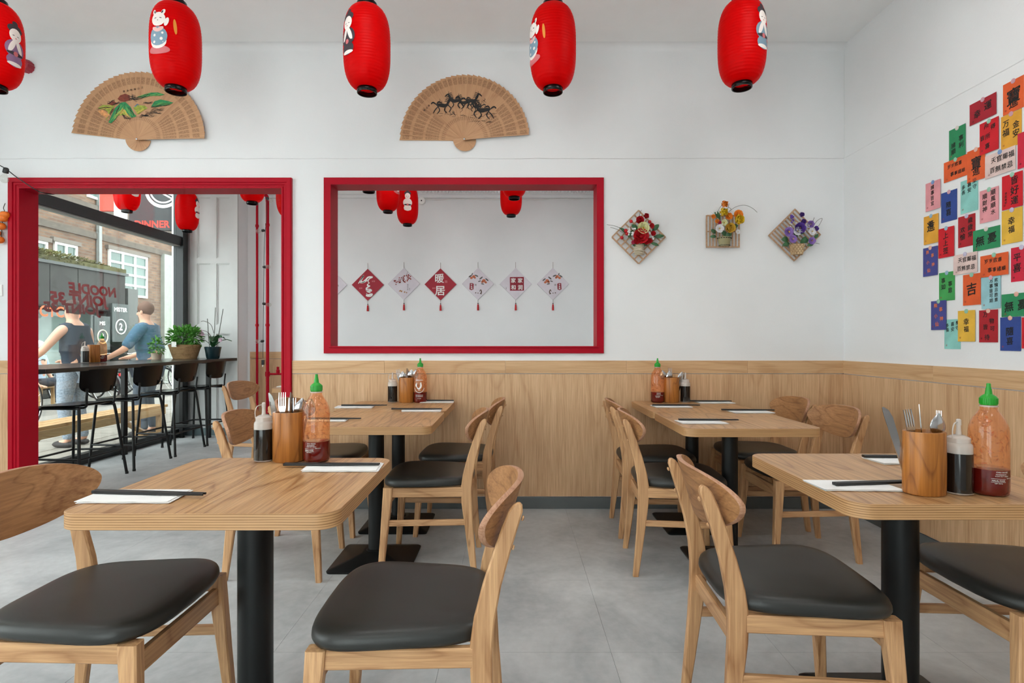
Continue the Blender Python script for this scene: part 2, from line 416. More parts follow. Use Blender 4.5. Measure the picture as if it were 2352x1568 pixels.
# floor: slab plus vinyl tiles with fine open joints
floor = struct(MB().bx(XL-.2, XR+.15, Y0-.15, YF+.15, -.15, -.003).build('floor', M['joint']))
TS = .63
tile_me = {}
x = -2.15-4*TS
while x < XR:
    y = Y0-.1
    while y < YF:
        xa, xb, ya, yb = max(x, XL), min(x+TS, XR), max(y, Y0), min(y+TS, YF)
        if xb-xa > .02 and yb-ya > .02:
            k = (round(xb-xa, 3), round(yb-ya, 3))
            if k not in tile_me:
                g = .0010
                tile_me[k] = MB().box((0,0,-.002), (k[0]-g, k[1]-g, .004)).mesh('tile', M['floor'])
            o = link('tile', tile_me[k], floor); o.location = ((xa+xb)/2, (ya+yb)/2, 0)
        y += TS
    x += TS
# upper plaster layer with its ragged lower edge, ceiling cove
def plaster_layer(ax, u0, u1, z0, z1, d, thick, parent, name='upper_plaster'):
    n = 60; b = MB(); L = []
    rnd = random.Random(3)
    for i in range(n+1):
        u = u0+(u1-u0)*i/n; zz = z0+rnd.uniform(-.0022, .0022)
        pr = [(d, zz), (d-thick, zz+.004), (d-thick, z1), (d, z1)]
        L.append([(u, p, z) if ax == 'y' else (p, u, z) for p, z in pr])
    b.loops(L); b.build(name, M['wall'], parent)
plaster_layer('y', XL, XR-.001, 2.43, ZC, YB-.0002, .006, wall_back)
plaster_layer('x', Y0, YB-.008, 2.43, ZC, XR-.0002, .0022, wall_right)
b = MB(); cv = [(0,0)]+[(-.05*math.sin(a*PI/12), -.05*(1-math.cos(a*PI/12))) for a in range(7)][1:]
prof = [(YB-.006, ZC)]+[(YB-.006-.045*(1-math.sin(a*PI/12)), ZC-.045*(1-math.cos(a*PI/12))) for a in range(7)]
b.loops([[(u, p, z) for p, z in prof] for u in (XL, XR)]); struct(b.build('trim_7', M['wall'], None, smooth=40))

# wainscot of oak laminate: upright panels, level rail, grey skirting
def wainscot(ax, d, u0, u1, wallobj, sgn, seed=0, step=1.22, rstep=.84, ztop=1.027):
    """d = wall face, sgn = direction into the room"""
    def piece(name, a, c, z0, z1, th, mat, bev=.0007):
        bb = MB()
        lo, hi = sorted((d, d+sgn*th))
        if ax == 'y': bb.bx(a, c, lo, hi, z0, z1)
        else: bb.bx(lo, hi, a, c, z0, z1)
        bb.build(name, mat, wallobj, bevel=bev, seg=1)
    u = u0
    while u < u1-.03:
        e = min(u+step, u1); piece('wainscot_panel', u+.0002, e-.0002, .085, .934, .012, M['panelz']); u = e
    u = u0-seed*.2
    while u < u1-.03:
        e = min(u+rstep, u1); s0 = max(u, u0)
        if e-s0 > .02: piece('wainscot_rail', s0+.0005, e-.0005, .939, ztop, .014, M['panelx'] if ax == 'y' else M['panely'])
        u = e
def skirting(name, ax, d, u0, u1, sgn):
    lo, hi = sorted((d, d+sgn*.016)); bb = MB()
    bb.bx(u0, u1, lo, hi, 0, .08) if ax == 'y' else bb.bx(lo, hi, u0, u1, 0, .08)
    struct(bb.build(name, M['base'], bevel=.004))
wainscot('y', YB, DX1+.074, XR-.013, wall_back, -1, seed=1)
wainscot('y', YB, XL, DX0-.074, wall_back, -1)
wainscot('x', XR, Y0, YB, wall_right, -1, seed=2)
wainscot('y', YF, -3.38, XFR, wall_far, -1)
skirting('baseboard_back', 'y', YB, DX1+.074, XR-.017, -1)
skirting('baseboard_left', 'y', YB, XL, DX0-.074, -1)
skirting('baseboard_right', 'x', XR, Y0, YB, -1)
skirting('baseboard_far', 'y', YF, -3.38, XFR, -1)

# red door casing with stepped mouldings
PROF = [(0,0), (0,.016), (.010,.016), (.013,.010), (.022,.012), (.025,.018), (.038,.018), (.041,.026), (.066,.028), (.072,.024), (.072,0)]
def casing(name, x0, x1, z0, z1, prof, closed):
    b = MB(); L = []
    path = [(x0, z0, -1, 0), (x0, z1, -1, 1), (x1, z1, 1, 1), (x1, z0, 1, 0)]
    if closed: path = [(x0, z0, -1, -1), (x0, z1, -1, 1), (x1, z1, 1, 1), (x1, z0, 1, -1), (x0, z0, -1, -1)]
    for X, Z, sx, sz in path:
        L.append([(X+sx*d, YB-p, Z+sz*d) for d, p in prof])
    b.loops(L, cap0=not closed, cap1=not closed)
    return struct(b.build(name, M['red']))
trim_1 = casing('trim_1', DX0, DX1, 0, DZ, PROF, False)
def lining(name, x0, x1, z0, z1, bottom):
    b = MB(); holes = [(x0, x1, z0 if bottom else -1, z1)]
    w = wall(name, 'y', YB-.0005, YB2+.012, x0-T, x1+T, z0-T if bottom else 0, z1+T, [(x0, x1, z0 if bottom else 0, z1)], M['red'])
lining('trim_2', DX0, DX1, 0, DZ, False)
trim_3 = casing('trim_3', WX0, WX1, WZ0, WZ1, [(0,0), (0,.018), (.047,.018), (.049,.016), (.049,0)], True)
lining('trim_4', WX0, WX1, WZ0, WZ1, True)
struct(MB().bx(WX0-.012, WX1+.012, YB-.026, YB-.0005, WZ0-.010, WZ0+.001).build('trim_5', M['red'], bevel=.003))

# shop windows: black frames, transom, panes
def shop_window(name, y0, y1, z0, z1, ztr, xg=XL+.015, mull=()):
    e = thing(name, None, None, (0,0,0)); e['kind'] = 'structure'
    fx0, fx1 = xg-.035, xg+.045
    fb = MB(); fb.bx(fx0, fx1, y0, y1, z0, z0+.10).build('bottom_rail', M['wframe'], e, bevel=.004)
    MB().bx(fx0, fx1, y0, y1, z1-.06, z1).build('top_rail', M['wframe'], e, bevel=.004)
    MB().bx(fx0, fx1, y0, y0+.07, z0+.10, z1-.06).build('frame_post', M['wframe'], e, bevel=.004)
    MB().bx(fx0, XL+.10 if name == 'window_1' else fx1, y1-.10, y1, z0+.10, z1-.06).build('frame_post', M['wframe'], e, bevel=.004)
    MB().bx(fx0, fx1+.02, y0+.07, y1-.10, ztr, ztr+.105).build('transom', M['wframe'], e, bevel=.006)
    MB().bx(fx0-.01, fx1+.005, y0+.07, y1-.10, ztr-.012, ztr-.001).build('transom_bead', pm('grey_bead', (150,152,150)), e)
    ys = [y0+.07]+list(mull)+[y1-.10]
    for a in mull: MB().bx(fx0, fx1, a-.025, a+.025, z0+.10, ztr).build('mullion', M['wframe'], e, bevel=.004)
    for i in range(len(ys)-1):
        MB().bx(xg-.004, xg+.004, ys[i], ys[i+1], z0+.10, ztr-.012).build('pane', M['glass'], e)
    MB().bx(xg-.004, xg+.004, y0+.07, y1-.10, ztr+.105, z1-.06).build('pane', M['glass'], e)
    return e
shop_window('window_1', 4.2, 6.88, .0, 3.08, 2.33)
shop_window('window_2', -.9, 3.3, .04, 2.95, 2.33, mull=(1.2,))
e = thing('window_3', None, None); e['kind'] = 'structure'      # unseen window added behind the viewer, sized for the light it lets in
for a, c in ((-2.6, -1.4), (-1.4, -.2)):
    wall('window_frame', 'y', Y0-.10, Y0-.03, a, c, .10, 2.95, [(a+.06, c-.06, .18, 2.88)], M['wframe'], e)
    MB().bx(a+.05, c-.05, Y0-.07, Y0-.062, .17, 2.89).build('pane', M['glass'], e)

# white panelled shutter beside the shop window and the pier behind it
struct(MB().bx(XL, -3.415, 6.935, YF, 0, ZCF).build('wall_pier', M['wall']))
sh = thing('folding_shutter', 'tall white panelled shutter between the shop window and the red pipes', 'shutter', (0, 6.935, 0))
X0s, X1s = -3.99, -3.40
zr = [(.10, 1.255), (1.365, 2.125), (2.19, 2.945)]; xr_ = [(-3.90, -3.735), (-3.66, -3.495)]
holes = [(a, c, z0, z1) for a, c in xr_ for z0, z1 in zr]
w = wall('shutter_frame', 'y', -.035, 0, X0s, X1s, .0, 3.1, holes, M['shutter'], sh); del w['kind']
for a, c, z0, z1 in holes:
    MB().bx(a, c, -.018, -.004, z0, z1).build('panel', M['shutter'], sh)
    b = MB()
    for (p, q, r, s_) in ((a, c, z0, z0+.012), (a, c, z1-.012, z1), (a, a+.012, z0+.012, z1-.012), (c-.012, c, z0+.012, z1-.012)): b.bx(p, q, -.026, -.018, r, s_)
    o = b.build('panel_bead', M['shutter'], sh)
struct(MB().bx(XL, -3.42, 6.885, 6.93, 0, .09).build('baseboard_shutter', pm('teal_skirting', (96,112,116))))

# plaster cornice with egg moulding and the thin cable under it
b = MB(); prof = [(YF, 3.01), (YF-.02, 3.01), (YF-.025, 3.045), (YF-.06, 3.05), (YF-.065, 3.10), (YF-.09, 3.12), (YF-.10, 3.20), (YF-.16, 3.24), (YF-.18, ZCF), (YF, ZCF)]
b.loops([[(u, p, z) for p, z in prof] for u in (-3.4, XFR)])
cor = struct(b.build('trim_6', M['wall'])); b = MB()
u = -1.6
while u < XFR-.03:
    b.ball((u, YF-.072, 3.085), (.017, .022, .030), 8, 5); u += .046
o = b.build('egg_moulding', M['wall'], cor, smooth=60); o['kind'] = 'stuff'
b = MB(); pts = []
u = -1.7; rnd = random.Random(5)
while u < XFR-.02:
    pts.append((u, YF-.008, 2.995+rnd.uniform(-.006, .006)+.02*(u/8))); u += .12
b.tube(pts, .006, 6); tag(b.build('wall_cable', M['white'], smooth=60), 'thin white cable clipped along under the plaster cornice', 'cable')
o = thing('motion_sensor', 'small round white sensor on the far wall under the cornice', 'sensor', px(969, 462, YF-.001))
mx = Matrix.Rotation(PI/2, 4, 'X')
MB().lathe([(.050,0),(.050,.02),(.042,.032),(.02,.036)], 20, mx=mx).build('body', M['white'], o, smooth=40)
MB().ball((0,-.037,0), .009, 8, 5).build('lens', M['ink'], o, smooth=60)

# unseen fill panels added on the ceilings to brighten both rooms
def led(x, y, z, where):
    o = thing('ceiling_light', f'square white LED panel on the ceiling {where}', 'ceiling light', (x, y, z), group='LED ceiling panels')
    w = wall('light_frame', 'z', -.022, -.001, -.31, .31, -.31, .31, [(-.29, .29, -.29, .29)], M['white'], o); del w['kind']
    MB().bx(-.29, .29, -.29, .29, -.014, -.006).build('diffuser', M['lamp'], o)
for x, y, wd in ((-2.6, 2.2, 'over the table by the doorway'), (-.6, 2.2, 'over the middle gangway'), (1.3, 2.2, 'over the right-hand tables'), (-2.6, .0, 'behind the viewer near the street'), (-.6, .0, 'right above the viewer'), (1.3, .0, 'behind the viewer by the card wall')):
    led(x, y, ZC, wd)
for x, y, wd in ((-2.9, 5.5, 'over the bar stools'), (-1.2, 5.5, 'in the middle of the back room'), (.3, 5.5, 'at the closed end of the back room')):
    led(x, y, ZCF, wd)
# ------------------------------------------------------------------ dining chair
def chrect(hx, hy, c):
    return [(hx-c, hy), (-hx+c, hy), (-hx, hy-c), (-hx, -hy+c), (-hx+c, -hy), (hx-c, -hy), (hx, -hy+c), (hx, hy-c)]
def chamfer_sweep(st, c=.004):
    """stations (x, y, z, hx, hy): level cross-sections of a leg"""
    return [[(x+a, y+b, z) for a, b in chrect(hx, hy, min(c, hx*.6, hy*.6))] for x, y, z, hx, hy in st]
def bar(p, q, hw, hh, c=.003, up=(0,0,1)):
    p, q = Vector(p), Vector(q); t = (q-p).normalized(); s = t.cross(Vector(up)).normalized(); u = s.cross(t)
    return [[e+s*a+u*b for a, b in chrect(hw, hh, c)] for e in (p, q)]
def make_chair():
    r = thing('dining_chair', '', 'chair')
    # seat cushion
    def outline(k, z, n=56):
        P = []
        for i in range(n):
            a = 2*PI*i/n; c_, s_ = math.cos(a), math.sin(a); e = 2/4.4
            x = .222*math.copysign(abs(c_)**e, c_)
            w = .222+.026*(x/.22)-.008*(1-abs(s_))
            y = w*math.copysign(abs(s_)**e, s_)
            x += .012*(1-(y/.24)**2)*(1 if x > 0 else -.6)
            P.append((x*k*.975, y*k*.98, z + (.006*(abs(y*k)/.24)**2)))
        return P
    b = MB(); L = [outline(.93, .436), outline(.985, .439), outline(1.003, .448), outline(1.0, .458), outline(.985, .467), outline(.955, .474), outline(.90, .479)]
    for k in (.78, .6, .4, .2, .05): L.append(outline(k, .479+.008*(1-k*k)))
    b.loops(L); b.build('seat', M['vinyl'], r, smooth=60)
    # rear legs running up into the back posts
    zs = [(0,-.238,.0135), (.12,-.224,.0175), (.25,-.210,.0215), (.36,-.200,.026), (.43,-.198,.0275), (.50,-.206,.0255), (.58,-.224,.0225), (.66,-.248,.0205), (.72,-.268,.019), (.755,-.281,.0165), (.768,-.286,.011), (.773,-.288,.004)]
    for s in (-1, 1):
        st = [(x, s*(.190-.020*z), z, h, .0125 if z < .76 else .010) for z, x, h in zs]
        leg = MB().loops(chamfer_sweep(st)).build('leg', M['legz'], r, smooth=35)
        MB().lathe([(.011,-.0),(.011,.006)], 10, (-.238, s*.19, .0)).build('glide', M['white'], leg)
        for z, x in ((.738, -.296), (.668, -.273)):
            MB().lathe([(.0065,0),(.0065,.003),(.003,.005)], 10, mx=Matrix.Translation((x, s*.176, z)) @ Matrix.Rotation(-PI/2-.3, 4, 'Y')).build('bolt', M['legx'], leg, smooth=40)
        st = [(.222, s*.222, 0, .0135, .0135), (.206, s*.209, .20, .0175, .016), (.190, s*.197, .40, .023, .018), (.188, s*.195, .437, .0235, .018)]
        leg = MB().loops(chamfer_sweep(st)).build('leg', M['legz'], r, smooth=35)
        MB().lathe([(.010,0),(.010,.006)], 10, (.222, s*.222, 0)).build('glide', M['white'], leg)
        MB().loops(bar((-.178, s*.185, .412), (.170, s*.195, .412), .010, .024)).build('side_rail', M['legx'], r)
        MB().loops(bar((-.198, s*.186, .262), (.196, s*.206, .262), .009, .0145)).build('stretcher', M['legx'], r)
    MB().loops(bar((.191, -.184, .374), (.191, .184, .374), .010, .027)).build('front_rail', M['legy'], r)
    MB().loops(bar((-.200, -.175, .366), (-.200, .175, .366), .010, .026)).build('rear_rail', M['legy'], r)
    # curved plywood backrest
    nu, nz = 30, 8
    def pt(u, t, off):
        a = abs(u)
        zt = .735+.066*max(0, 1-a**3.0)**(1/1.9); zb = .735-.100*max(0, 1-a**2.3)**(1/1.7)
        z = zb+(zt-zb)*t
        x = -.279+.072*u*u-.31*(z-.72)+off
        return (x+off*0, .232*u, z)
    f = MB(); A, B_ = [], []
    us = [math.sin(PI/2*(-1+2*i/nu)) for i in range(nu+1)]
    us[0], us[-1] = -.9995, .9995
    def grid(off): return [[pt(u, j/nz, off) for j in range(nz+1)] for u in us]
    for off in (.0, .0155):
        g = grid(off); f.loops(g, closed=False, cap0=False, cap1=False)
    bo = f.build('backrest', M['back'], r, smooth=50)
    g0, g1 = grid(0), grid(.0155); rim0 = [c[0] for c in g0]+[c[-1] for c in reversed(g0)]; rim1 = [c[0] for c in g1]+[c[-1] for c in reversed(g1)]
    e = MB()
    def mid(p, q, k, out): 
        v = Vector(p).lerp(Vector(q), k); c = Vector((v.x, 0, .73)); d = (v-c); d.x = 0
        return v+d.normalized()*out
    e.loops([rim0, [mid(p, q, .25, .0016) for p, q in zip(rim0, rim1)], [mid(p, q, .75, .0016) for p, q in zip(rim0, rim1)], rim1], cap0=False, cap1=False)
    e.build('ply_edge', M['ply'], bo, smooth=50)
    return r
chair = make_chair()
CHAIRS = [  # x, y, facing angle, label
    (-1.105, 1.535, 0, 'oak dining chair at the left edge of the photo, its backrest cut by the frame'),
    (-.272, 1.51, 180, 'oak dining chair in the centre foreground, black seat tucked toward the near left table'),
    (-.425, 2.96, 180, 'oak dining chair right of the left back table, the nearer of two'),
    (-.345, 3.53, 178, 'oak dining chair right of the left back table, the one against the wainscot'),
    (-1.165, 2.90, 3, 'oak dining chair behind the near left bottles, its backrest partly hidden by the soy bottle'),
    (-1.165, 3.52, 0, 'oak dining chair mostly hidden behind the cutlery cup on the near left table'),
    (.862, 2.93, -4, 'oak dining chair left of the right back table, the nearer of two'),
    (.885, 3.47, -2, 'oak dining chair left of the right back table, the one against the wainscot'),
    (1.575, 3.10, 181, 'oak dining chair right of the right back table, the nearer of two'),
    (1.575, 3.60, 180, 'oak dining chair right of the right back table, in the corner of the wainscot'),
    (.808, 1.66, -2.5, 'oak dining chair in the right foreground, backrest turned to the viewer'),
    (1.545, 1.675, 180, 'oak dining chair at the right edge of the photo, beyond the foreground table'),
    (-2.22, 5.02, -6, 'oak dining chair in the back room seen through the red doorway'),
]
for x, y, a, lb in CHAIRS:
    place(chair, USED, (x, y, 0), math.radians(a), lb, 'oak dining chairs with black seats')

# ------------------------------------------------------------------ pedestal tables
def make_table(rp):
    r = thing('pedestal_table', '', 'table')
    w, d, th = .675, .64, .040
    b = MB(); po = rrect(w-.004, d-.004, .053, 8); b.prism(po, .7105, .75)
    b.build('tabletop', M['top'], r, bevel=0)
    b = MB(); oo, ii = rrect(w, d, .055, 8), rrect(w-.004, d-.004, .053, 8)
    b.loops([[(x, y, z) for x, y in l] for l, z in ((ii, .7103), (oo, .7113), (oo, .7487), (ii, .7502))], cap0=False, cap1=False)
    b.build('edge_band', M['edge'], r, smooth=50)
    MB().lathe([(.15,.700),(.15,.710)], 24).build('mount_plate', M['black'], r)
    MB().lathe([(rp,.045),(rp,.702)], 32).build('pole', M['black'], r, smooth=40)
    MB().lathe([(rp+.010,.050),(rp+.010,.058),(rp+.002,.064)], 32).build('collar', M['black'], r, smooth=40)
    b = MB(); L = []
    for s, z, rr in ((.42, 0, .02), (.425, .010, .02), (.41, .016, .02), (.15, .052, .012), (.13, .056, .01)):
        L.append([(x, y, z) for x, y in rrect(s, s, rr, 3)])
    b.loops(L); b.build('base', M['black'], r, smooth=25)
    return r
tA = make_table(.049); tB = make_table(.0415); tB.name = 'pedestal_table'
G = 'square oak pedestal tables'
place(tA, USED, (-.757, 1.645, 0), 0, 'square oak table on a black pole in the left foreground', G)
place(tA, USED, (1.199, 1.722, 0), 0, 'square oak table in the right foreground carrying the large knotty cutlery cup', G)
TB = [(-.722, 2.965, 'square oak table of the left back pair, the nearer one'), (-.722, 3.541, 'square oak table of the left back pair, pushed against the wainscot'),
      (1.143, 2.925, 'square oak table of the right back pair, the nearer one'), (1.143, 3.540, 'square oak table of the right back pair, pushed against the wainscot'),
      (-1.775, 5.18, 'square oak table in the back room, its corner seen beside the red pipe')]
for x, y, lb in TB:
    o = place(tB, USED, (x, y, 0), 0, lb, G)
# the left pair is slightly shallower
for o in list(bpy.data.objects):
    if o.get('category') == 'table' and o.location.x < -.7 and 2.9 < o.location.y < 3.6: o.scale = (.985, .895, 1)
    if o.get('category') == 'table' and o.location.x > 1.1 and 2.9 < o.location.y < 3.6: o.scale = (.968, .960, 1)

# ------------------------------------------------------------------ place settings
nap = thing('paper_napkin', '', 'napkin')
for k, (dx, dz) in enumerate(((0, .0), (.004, .0016), (-.003, .0032))):
    b = MB(); L = []
    for i in range(9):
        u = i/8; X = -.118+dx+.236*u; sag = .0012*math.sin(u*7+k*2)
        L.append([(X-.010*(v), -.060+.120*v, .0002+dz+abs(sag)*(1-v)*1.2) for v in (0, .25, .5, .75, 1)])
    b.loops(L, closed=False, cap0=False, cap1=False)
    n = len(L)*5
    for i in range(8):                      # give the sheet a thin body
        pass
    top = [[(p[0], p[1], p[2]+.0012) for p in l] for l in L]
    b2 = MB(); rim = [[*L[i], *reversed(top[i])] for i in range(9)]
    b2.loops(rim); b2.build('paper_layer', M['napkin'], nap)
stk = MB(); stk.loops([[(x, a, .0035+bb) for a, bb in chrect(h, h, h*.35)] for x, h in ((-.15, .0042), (0, .0039), (.08, .0033), (.15, .0026))])
stick_me = stk.mesh('chopstick', M['stick'], 40)
def setting(xn, yn, x0, y0, x1, y1, where, scale=1.0, rz=0):
    n = place(nap, USED, (xn, yn, .7505), rz, f'folded white paper napkin {where}', 'napkins on the tables'); n.scale = (scale, scale, 1)
    a = math.atan2(y1-y0, x1-x0); L = math.hypot(x1-x0, y1-y0); c = Vector(((x0+x1)/2, (y0+y1)/2, .7572)); d = Vector((-math.sin(a), math.cos(a), 0))
    for s, wd in ((-1, 'nearer'), (1, 'farther')):
        o = link('chopstick', stick_me); o.location = c+d*s*.0055; o.rotation_euler = (0, 0, a+s*.004); o.scale = (L/.3, 1, 1)
        tag(o, f'black chopstick {where}, {wd} of two', 'chopstick', 'chopsticks')
setting(-.985, 1.467, -1.115, 1.487, -.806, 1.460, 'at the left front corner of the near left table')
setting(-.541, 1.806, -.742, 1.816, -.432, 1.816, 'beside the near left bottles')
setting(-.975, 3.47, -1.07, 3.50, -.785, 3.50, 'at the far left of the left back tables', .95)
setting(-.53, 3.30, -.715, 3.31, -.415, 3.31, 'half-way along the right edge of the left back tables', .95)
setting(-.965, 2.90, -1.06, 2.90, -.785, 2.893, 'on the left back table right of the near chilli bottle', .95)
setting(-.505, 3.77, -.645, 3.785, -.395, 3.785, 'behind the back left chilli bottle by the wainscot', .95)
setting(1.005, 3.50, .885, 3.515, 1.18, 3.505, 'at the far left of the right back tables', .95)
setting(1.36, 3.73, 1.20, 3.755, 1.475, 3.745, 'against the wainscot on the right back tables', .95)
setting(.96, 2.815, .855, 2.86, 1.155, 2.845, 'at the near left of the right back tables', .95)
setting(1.385, 3.23, 1.23, 3.27, 1.53, 3.255, 'at the right edge of the right back tables', .95)
setting(.967, 1.575, .905, 1.565, 1.20, 1.60, 'left of the large knotty cutlery cup', .9, -.04)
setting(1.345, 1.905, 1.225, 1.944, 1.51, 1.935, 'behind the large knotty cutlery cup', .9)
setting(-2.0, 5.05, -2.09, 5.06, -1.80, 5.06, 'on the table in the back room', .95)

# ------------------------------------------------------------------ condiments
def make_sriracha():
    r = thing('chilli_sauce_bottle', '', 'bottle')
    pr = [(.034,0), (.042,.004), (.0445,.014), (.0445,.165), (.0425,.182), (.036,.200), (.026,.216), (.0195,.227), (.0185,.236), (.0185,.240)]
    MB().lathe(pr, 32, cap1=False).build('body', M['sriglass'], r, smooth=50)
    MB().lathe([(.0345,-.0), (.0424,.0040), (.0448,.014), (.0448,.070), (.040,.071)], 32).build('sauce', M['sauce'], r, smooth=50)
    MB().lathe([(.0205,.234), (.0205,.238)], 28).build('neck_ring', M['milky'], r, smooth=40)
    cp = MB(); cp.lathe([(.0190,.239), (.0195,.241), (.0195,.258), (.0165,.262), (.0085,.268), (.0075,.276), (.0050,.290), (.0048,.296), (.0035,.297)], 28)
    c = cp.build('cap', M['greencap'], r, smooth=40)
    rb = MB()
    for k in range(28):
        a = 2*PI*k/28; rb.box((.0195*math.cos(a), .0195*math.sin(a), .2495), (.0012, .0012, .015))
    o = rb.build('cap_ridges', M['greencap'], c); o['kind'] = 'stuff'
    # white print wrapped on the glass, readable side toward -y
    def wrap(v, R=.0452):
        return [(R*math.sin(x/R), -R*math.cos(x/R), y) for x, y, z in v]
    b = MB()
    def put(body, size, cx, cz, bold=0):
        v, f = text_geo(body, size, bold); b.add(wrap([(p[0]+cx, p[1]+cz, 0) for p in v]), f)
    put('CHILI SAUCE', .0050, -.002, .066); put('INGREDIENTS', .0042, -.004, .060); put('SUGAR SALT GARLIC', .0036, -.002, .0555)
    put('HALAL FOOD', .0050, -.010, .044, .01); put('NET 740 ML', .0036, -.010, .0365); put('KEEP COOL', .0036, .020, .050)
    for (cx, cz, w, h) in ((-.010, .0485, .034, .0006), (-.010, .0395, .034, .0006)):
        b.add(wrap([(cx-w/2, cz, 0), (cx-w/4, cz, 0), (cx, cz, 0), (cx+w/4, cz, 0), (cx+w/2, cz, 0), (cx+w/2, cz+h, 0), (cx+w/4, cz+h, 0), (cx, cz+h, 0), (cx-w/4, cz+h, 0), (cx-w/2, cz+h, 0)]), [(0,1,8,9), (1,2,7,8), (2,3,6,7), (3,4,5,6)])
    b.build('label_print', M['white'], r)
    return r
def make_soy():
    r = thing('soy_sauce_bottle', '', 'bottle')
    MB().lathe([(.027,0), (.0315,.004), (.0315,.128), (.030,.134), (.026,.138)], 28, cap1=False).build('body', M['milky'], r, smooth=45)
    MB().lathe([(.0322,.006), (.0322,.110)], 28, cap0=False, cap1=False).build('sauce', M['soy'], r, smooth=45)
    MB().lathe([(.0265,.137), (.0265,.150), (.0235,.153), (.012,.158)], 28).build('lid', M['milky'], r, smooth=40)
    MB().lathe([(.0075,.157), (.0055,.172), (.0048,.188), (.0035,.190)], 16).build('nozzle', M['milky'], r, smooth=40)
    t = MB().lathe([(.0065,.184), (.0062,.198), (.003,.201)], 14).build('tip_cap', M['milky'], r, smooth=40)
    MB().tube(catmull([(-.006,0,.192), (-.02,0,.188), (-.027,0,.170), (-.026,0,.148)], 5), .0018, 6).build('strap', M['milky'], t, smooth=60)
    return r
def make_cup():
    r = thing('cutlery_cup', '', 'cup')
    b = MB(); n = 36
    L = [[(a*math.cos(2*PI*j/n), a*.80*math.sin(2*PI*j/n), z) for j in range(n)] for a, z in ((.050,0), (.0535,.003), (.0540,.085), (.0530,.165), (.0520,.168), (.0450,.168), (.0440,.166), (.0430,.02))]
    b.loops(L); b.build('cup_body', M['teak'], r, smooth=45)
    return r
def make_fork():
    r = MB(); pts = []
    r.loops([[(x-w, -t, z), (x+w, -t, z), (x+w, t, z), (x-w, t, z)] for x, z, w, t in ((0,0,.009,.001), (0,.05,.006,.0012), (0,.11,.004,.0014), (0,.135,.008,.001), (0,.150,.0125,.0009), (0,.158,.0128,.0008))])
    for k in range(4):
        cx = -.0110+k*.0073
        r.loops([[(cx-w, -.0008+bz, z), (cx+w, -.0008+bz, z), (cx+w, .0008+bz, z), (cx-w, .0008+bz, z)] for z, w, bz in ((.157,.0021,0), (.185,.0018,.002), (.205,.0009,.005))])
    return r.mesh('fork', M['steel'], 30)
def make_spoon():
    r = MB()
    r.loops([[(x-w, -t, z), (x+w, -t, z), (x+w, t, z), (x-w, t, z)] for x, z, w, t in ((0,0,.009,.001), (0,.05,.006,.0012), (0,.11,.0035,.0014), (0,.142,.004,.0014))])
    L = []
    for i in range(9):
        u = i/8; w = .0215*math.sin(PI*min(1, .06+.94*u)**.85)+.002; z = .138+.062*u
        d = .009*math.sin(PI*u)
        L.append([(w*math.sin(a), -d*math.cos(a)**2+.0004, z) for a in [(-PI/2+PI*k/8) for k in range(9)]]+[(w*math.sin(a), -d*math.cos(a)**2+.0016, z) for a in [(PI/2-PI*k/8) for k in range(9)]])
    r.loops(L); return r.mesh('spoon', M['steel'], 50)
def make_knife():
    r = MB()
    r.loops([[(x-w, -t, z), (x+w, -t, z), (x+w, t, z), (x-w, t, z)] for x, z, w, t in ((0,0,.008,.003), (0,.09,.007,.003), (.0,.10,.0075,.0016), (.001,.14,.0095,.0012), (.001,.19,.0100,.001), (-.001,.212,.0075,.0008), (-.005,.224,.002,.0006))])
    return r.mesh('knife', M['steel'], 30)
CUT = {'fork': make_fork(), 'spoon': make_spoon(), 'knife': make_knife()}
def cutlery(cup, items, where):
    """items: kind, offset x, offset y, height of the foot, lean sideways, lean back, spin, description"""
    for kind, dx, dy, dz, lx, ly, spin, ds in items:
        o = link(kind, CUT[kind])
        o.matrix_world = Matrix.Translation(Vector(cup)+Vector((dx, dy, dz))) @ Euler((ly, lx, 0), 'XYZ').to_matrix().to_4x4() @ Matrix.Rotation(spin, 4, 'Z')
        tag(o, f'{ds} standing in the {where}', kind, 'cutlery in the cups')
sri, soy, cup = make_sriracha(), make_soy(), make_cup()
ZT = .7505
def condiments(xs, xc, xr, y, where, rz=0, cutl=None, dz=0, cs=1.0, sc=1.0, dys=(0,0,0)):
    z = ZT+dz
    a = place(soy, USED, (xs, y+dys[0], z), rz+.4, f'clear squeeze bottle of dark soy sauce {where}', 'soy sauce bottles')
    c = place(cup, USED, (xc, y+dys[1], z), rz, f'oval wooden cutlery cup {where}', 'wooden cutlery cups'); c.scale = (cs, cs, 1)
    s_ = place(sri, USED, (xr, y+dys[2], z), rz, f'green-capped chilli sauce bottle {where}', 'chilli sauce bottles'); s_.scale = (sc,)*3
    if cutl: cutlery((xc, y+dys[1], z), cutl, f'cup {where}')
condiments(-.853, -.768, -.672, 1.915, 'on the near left table', cs=.98, cutl=[
    ('fork', -.014, -.008, .030, -.04, -.03, 0, 'four-tined fork'), ('knife', .006, -.004, .012, .02, -.02, 1.35, 'knife seen edge on'),
    ('knife', -.030, .010, .012, -.16, .02, -.3, 'dark-reflecting knife tilted left'), ('spoon', .020, .000, .016, .12, -.05, .5, 'front spoon tilted right'),
    ('spoon', .022, .026, .014, .20, -.10, .3, 'rear spoon tilted right'), ('fork', .004, .018, .010, .03, .06, .2, 'half-hidden fork at the back')])
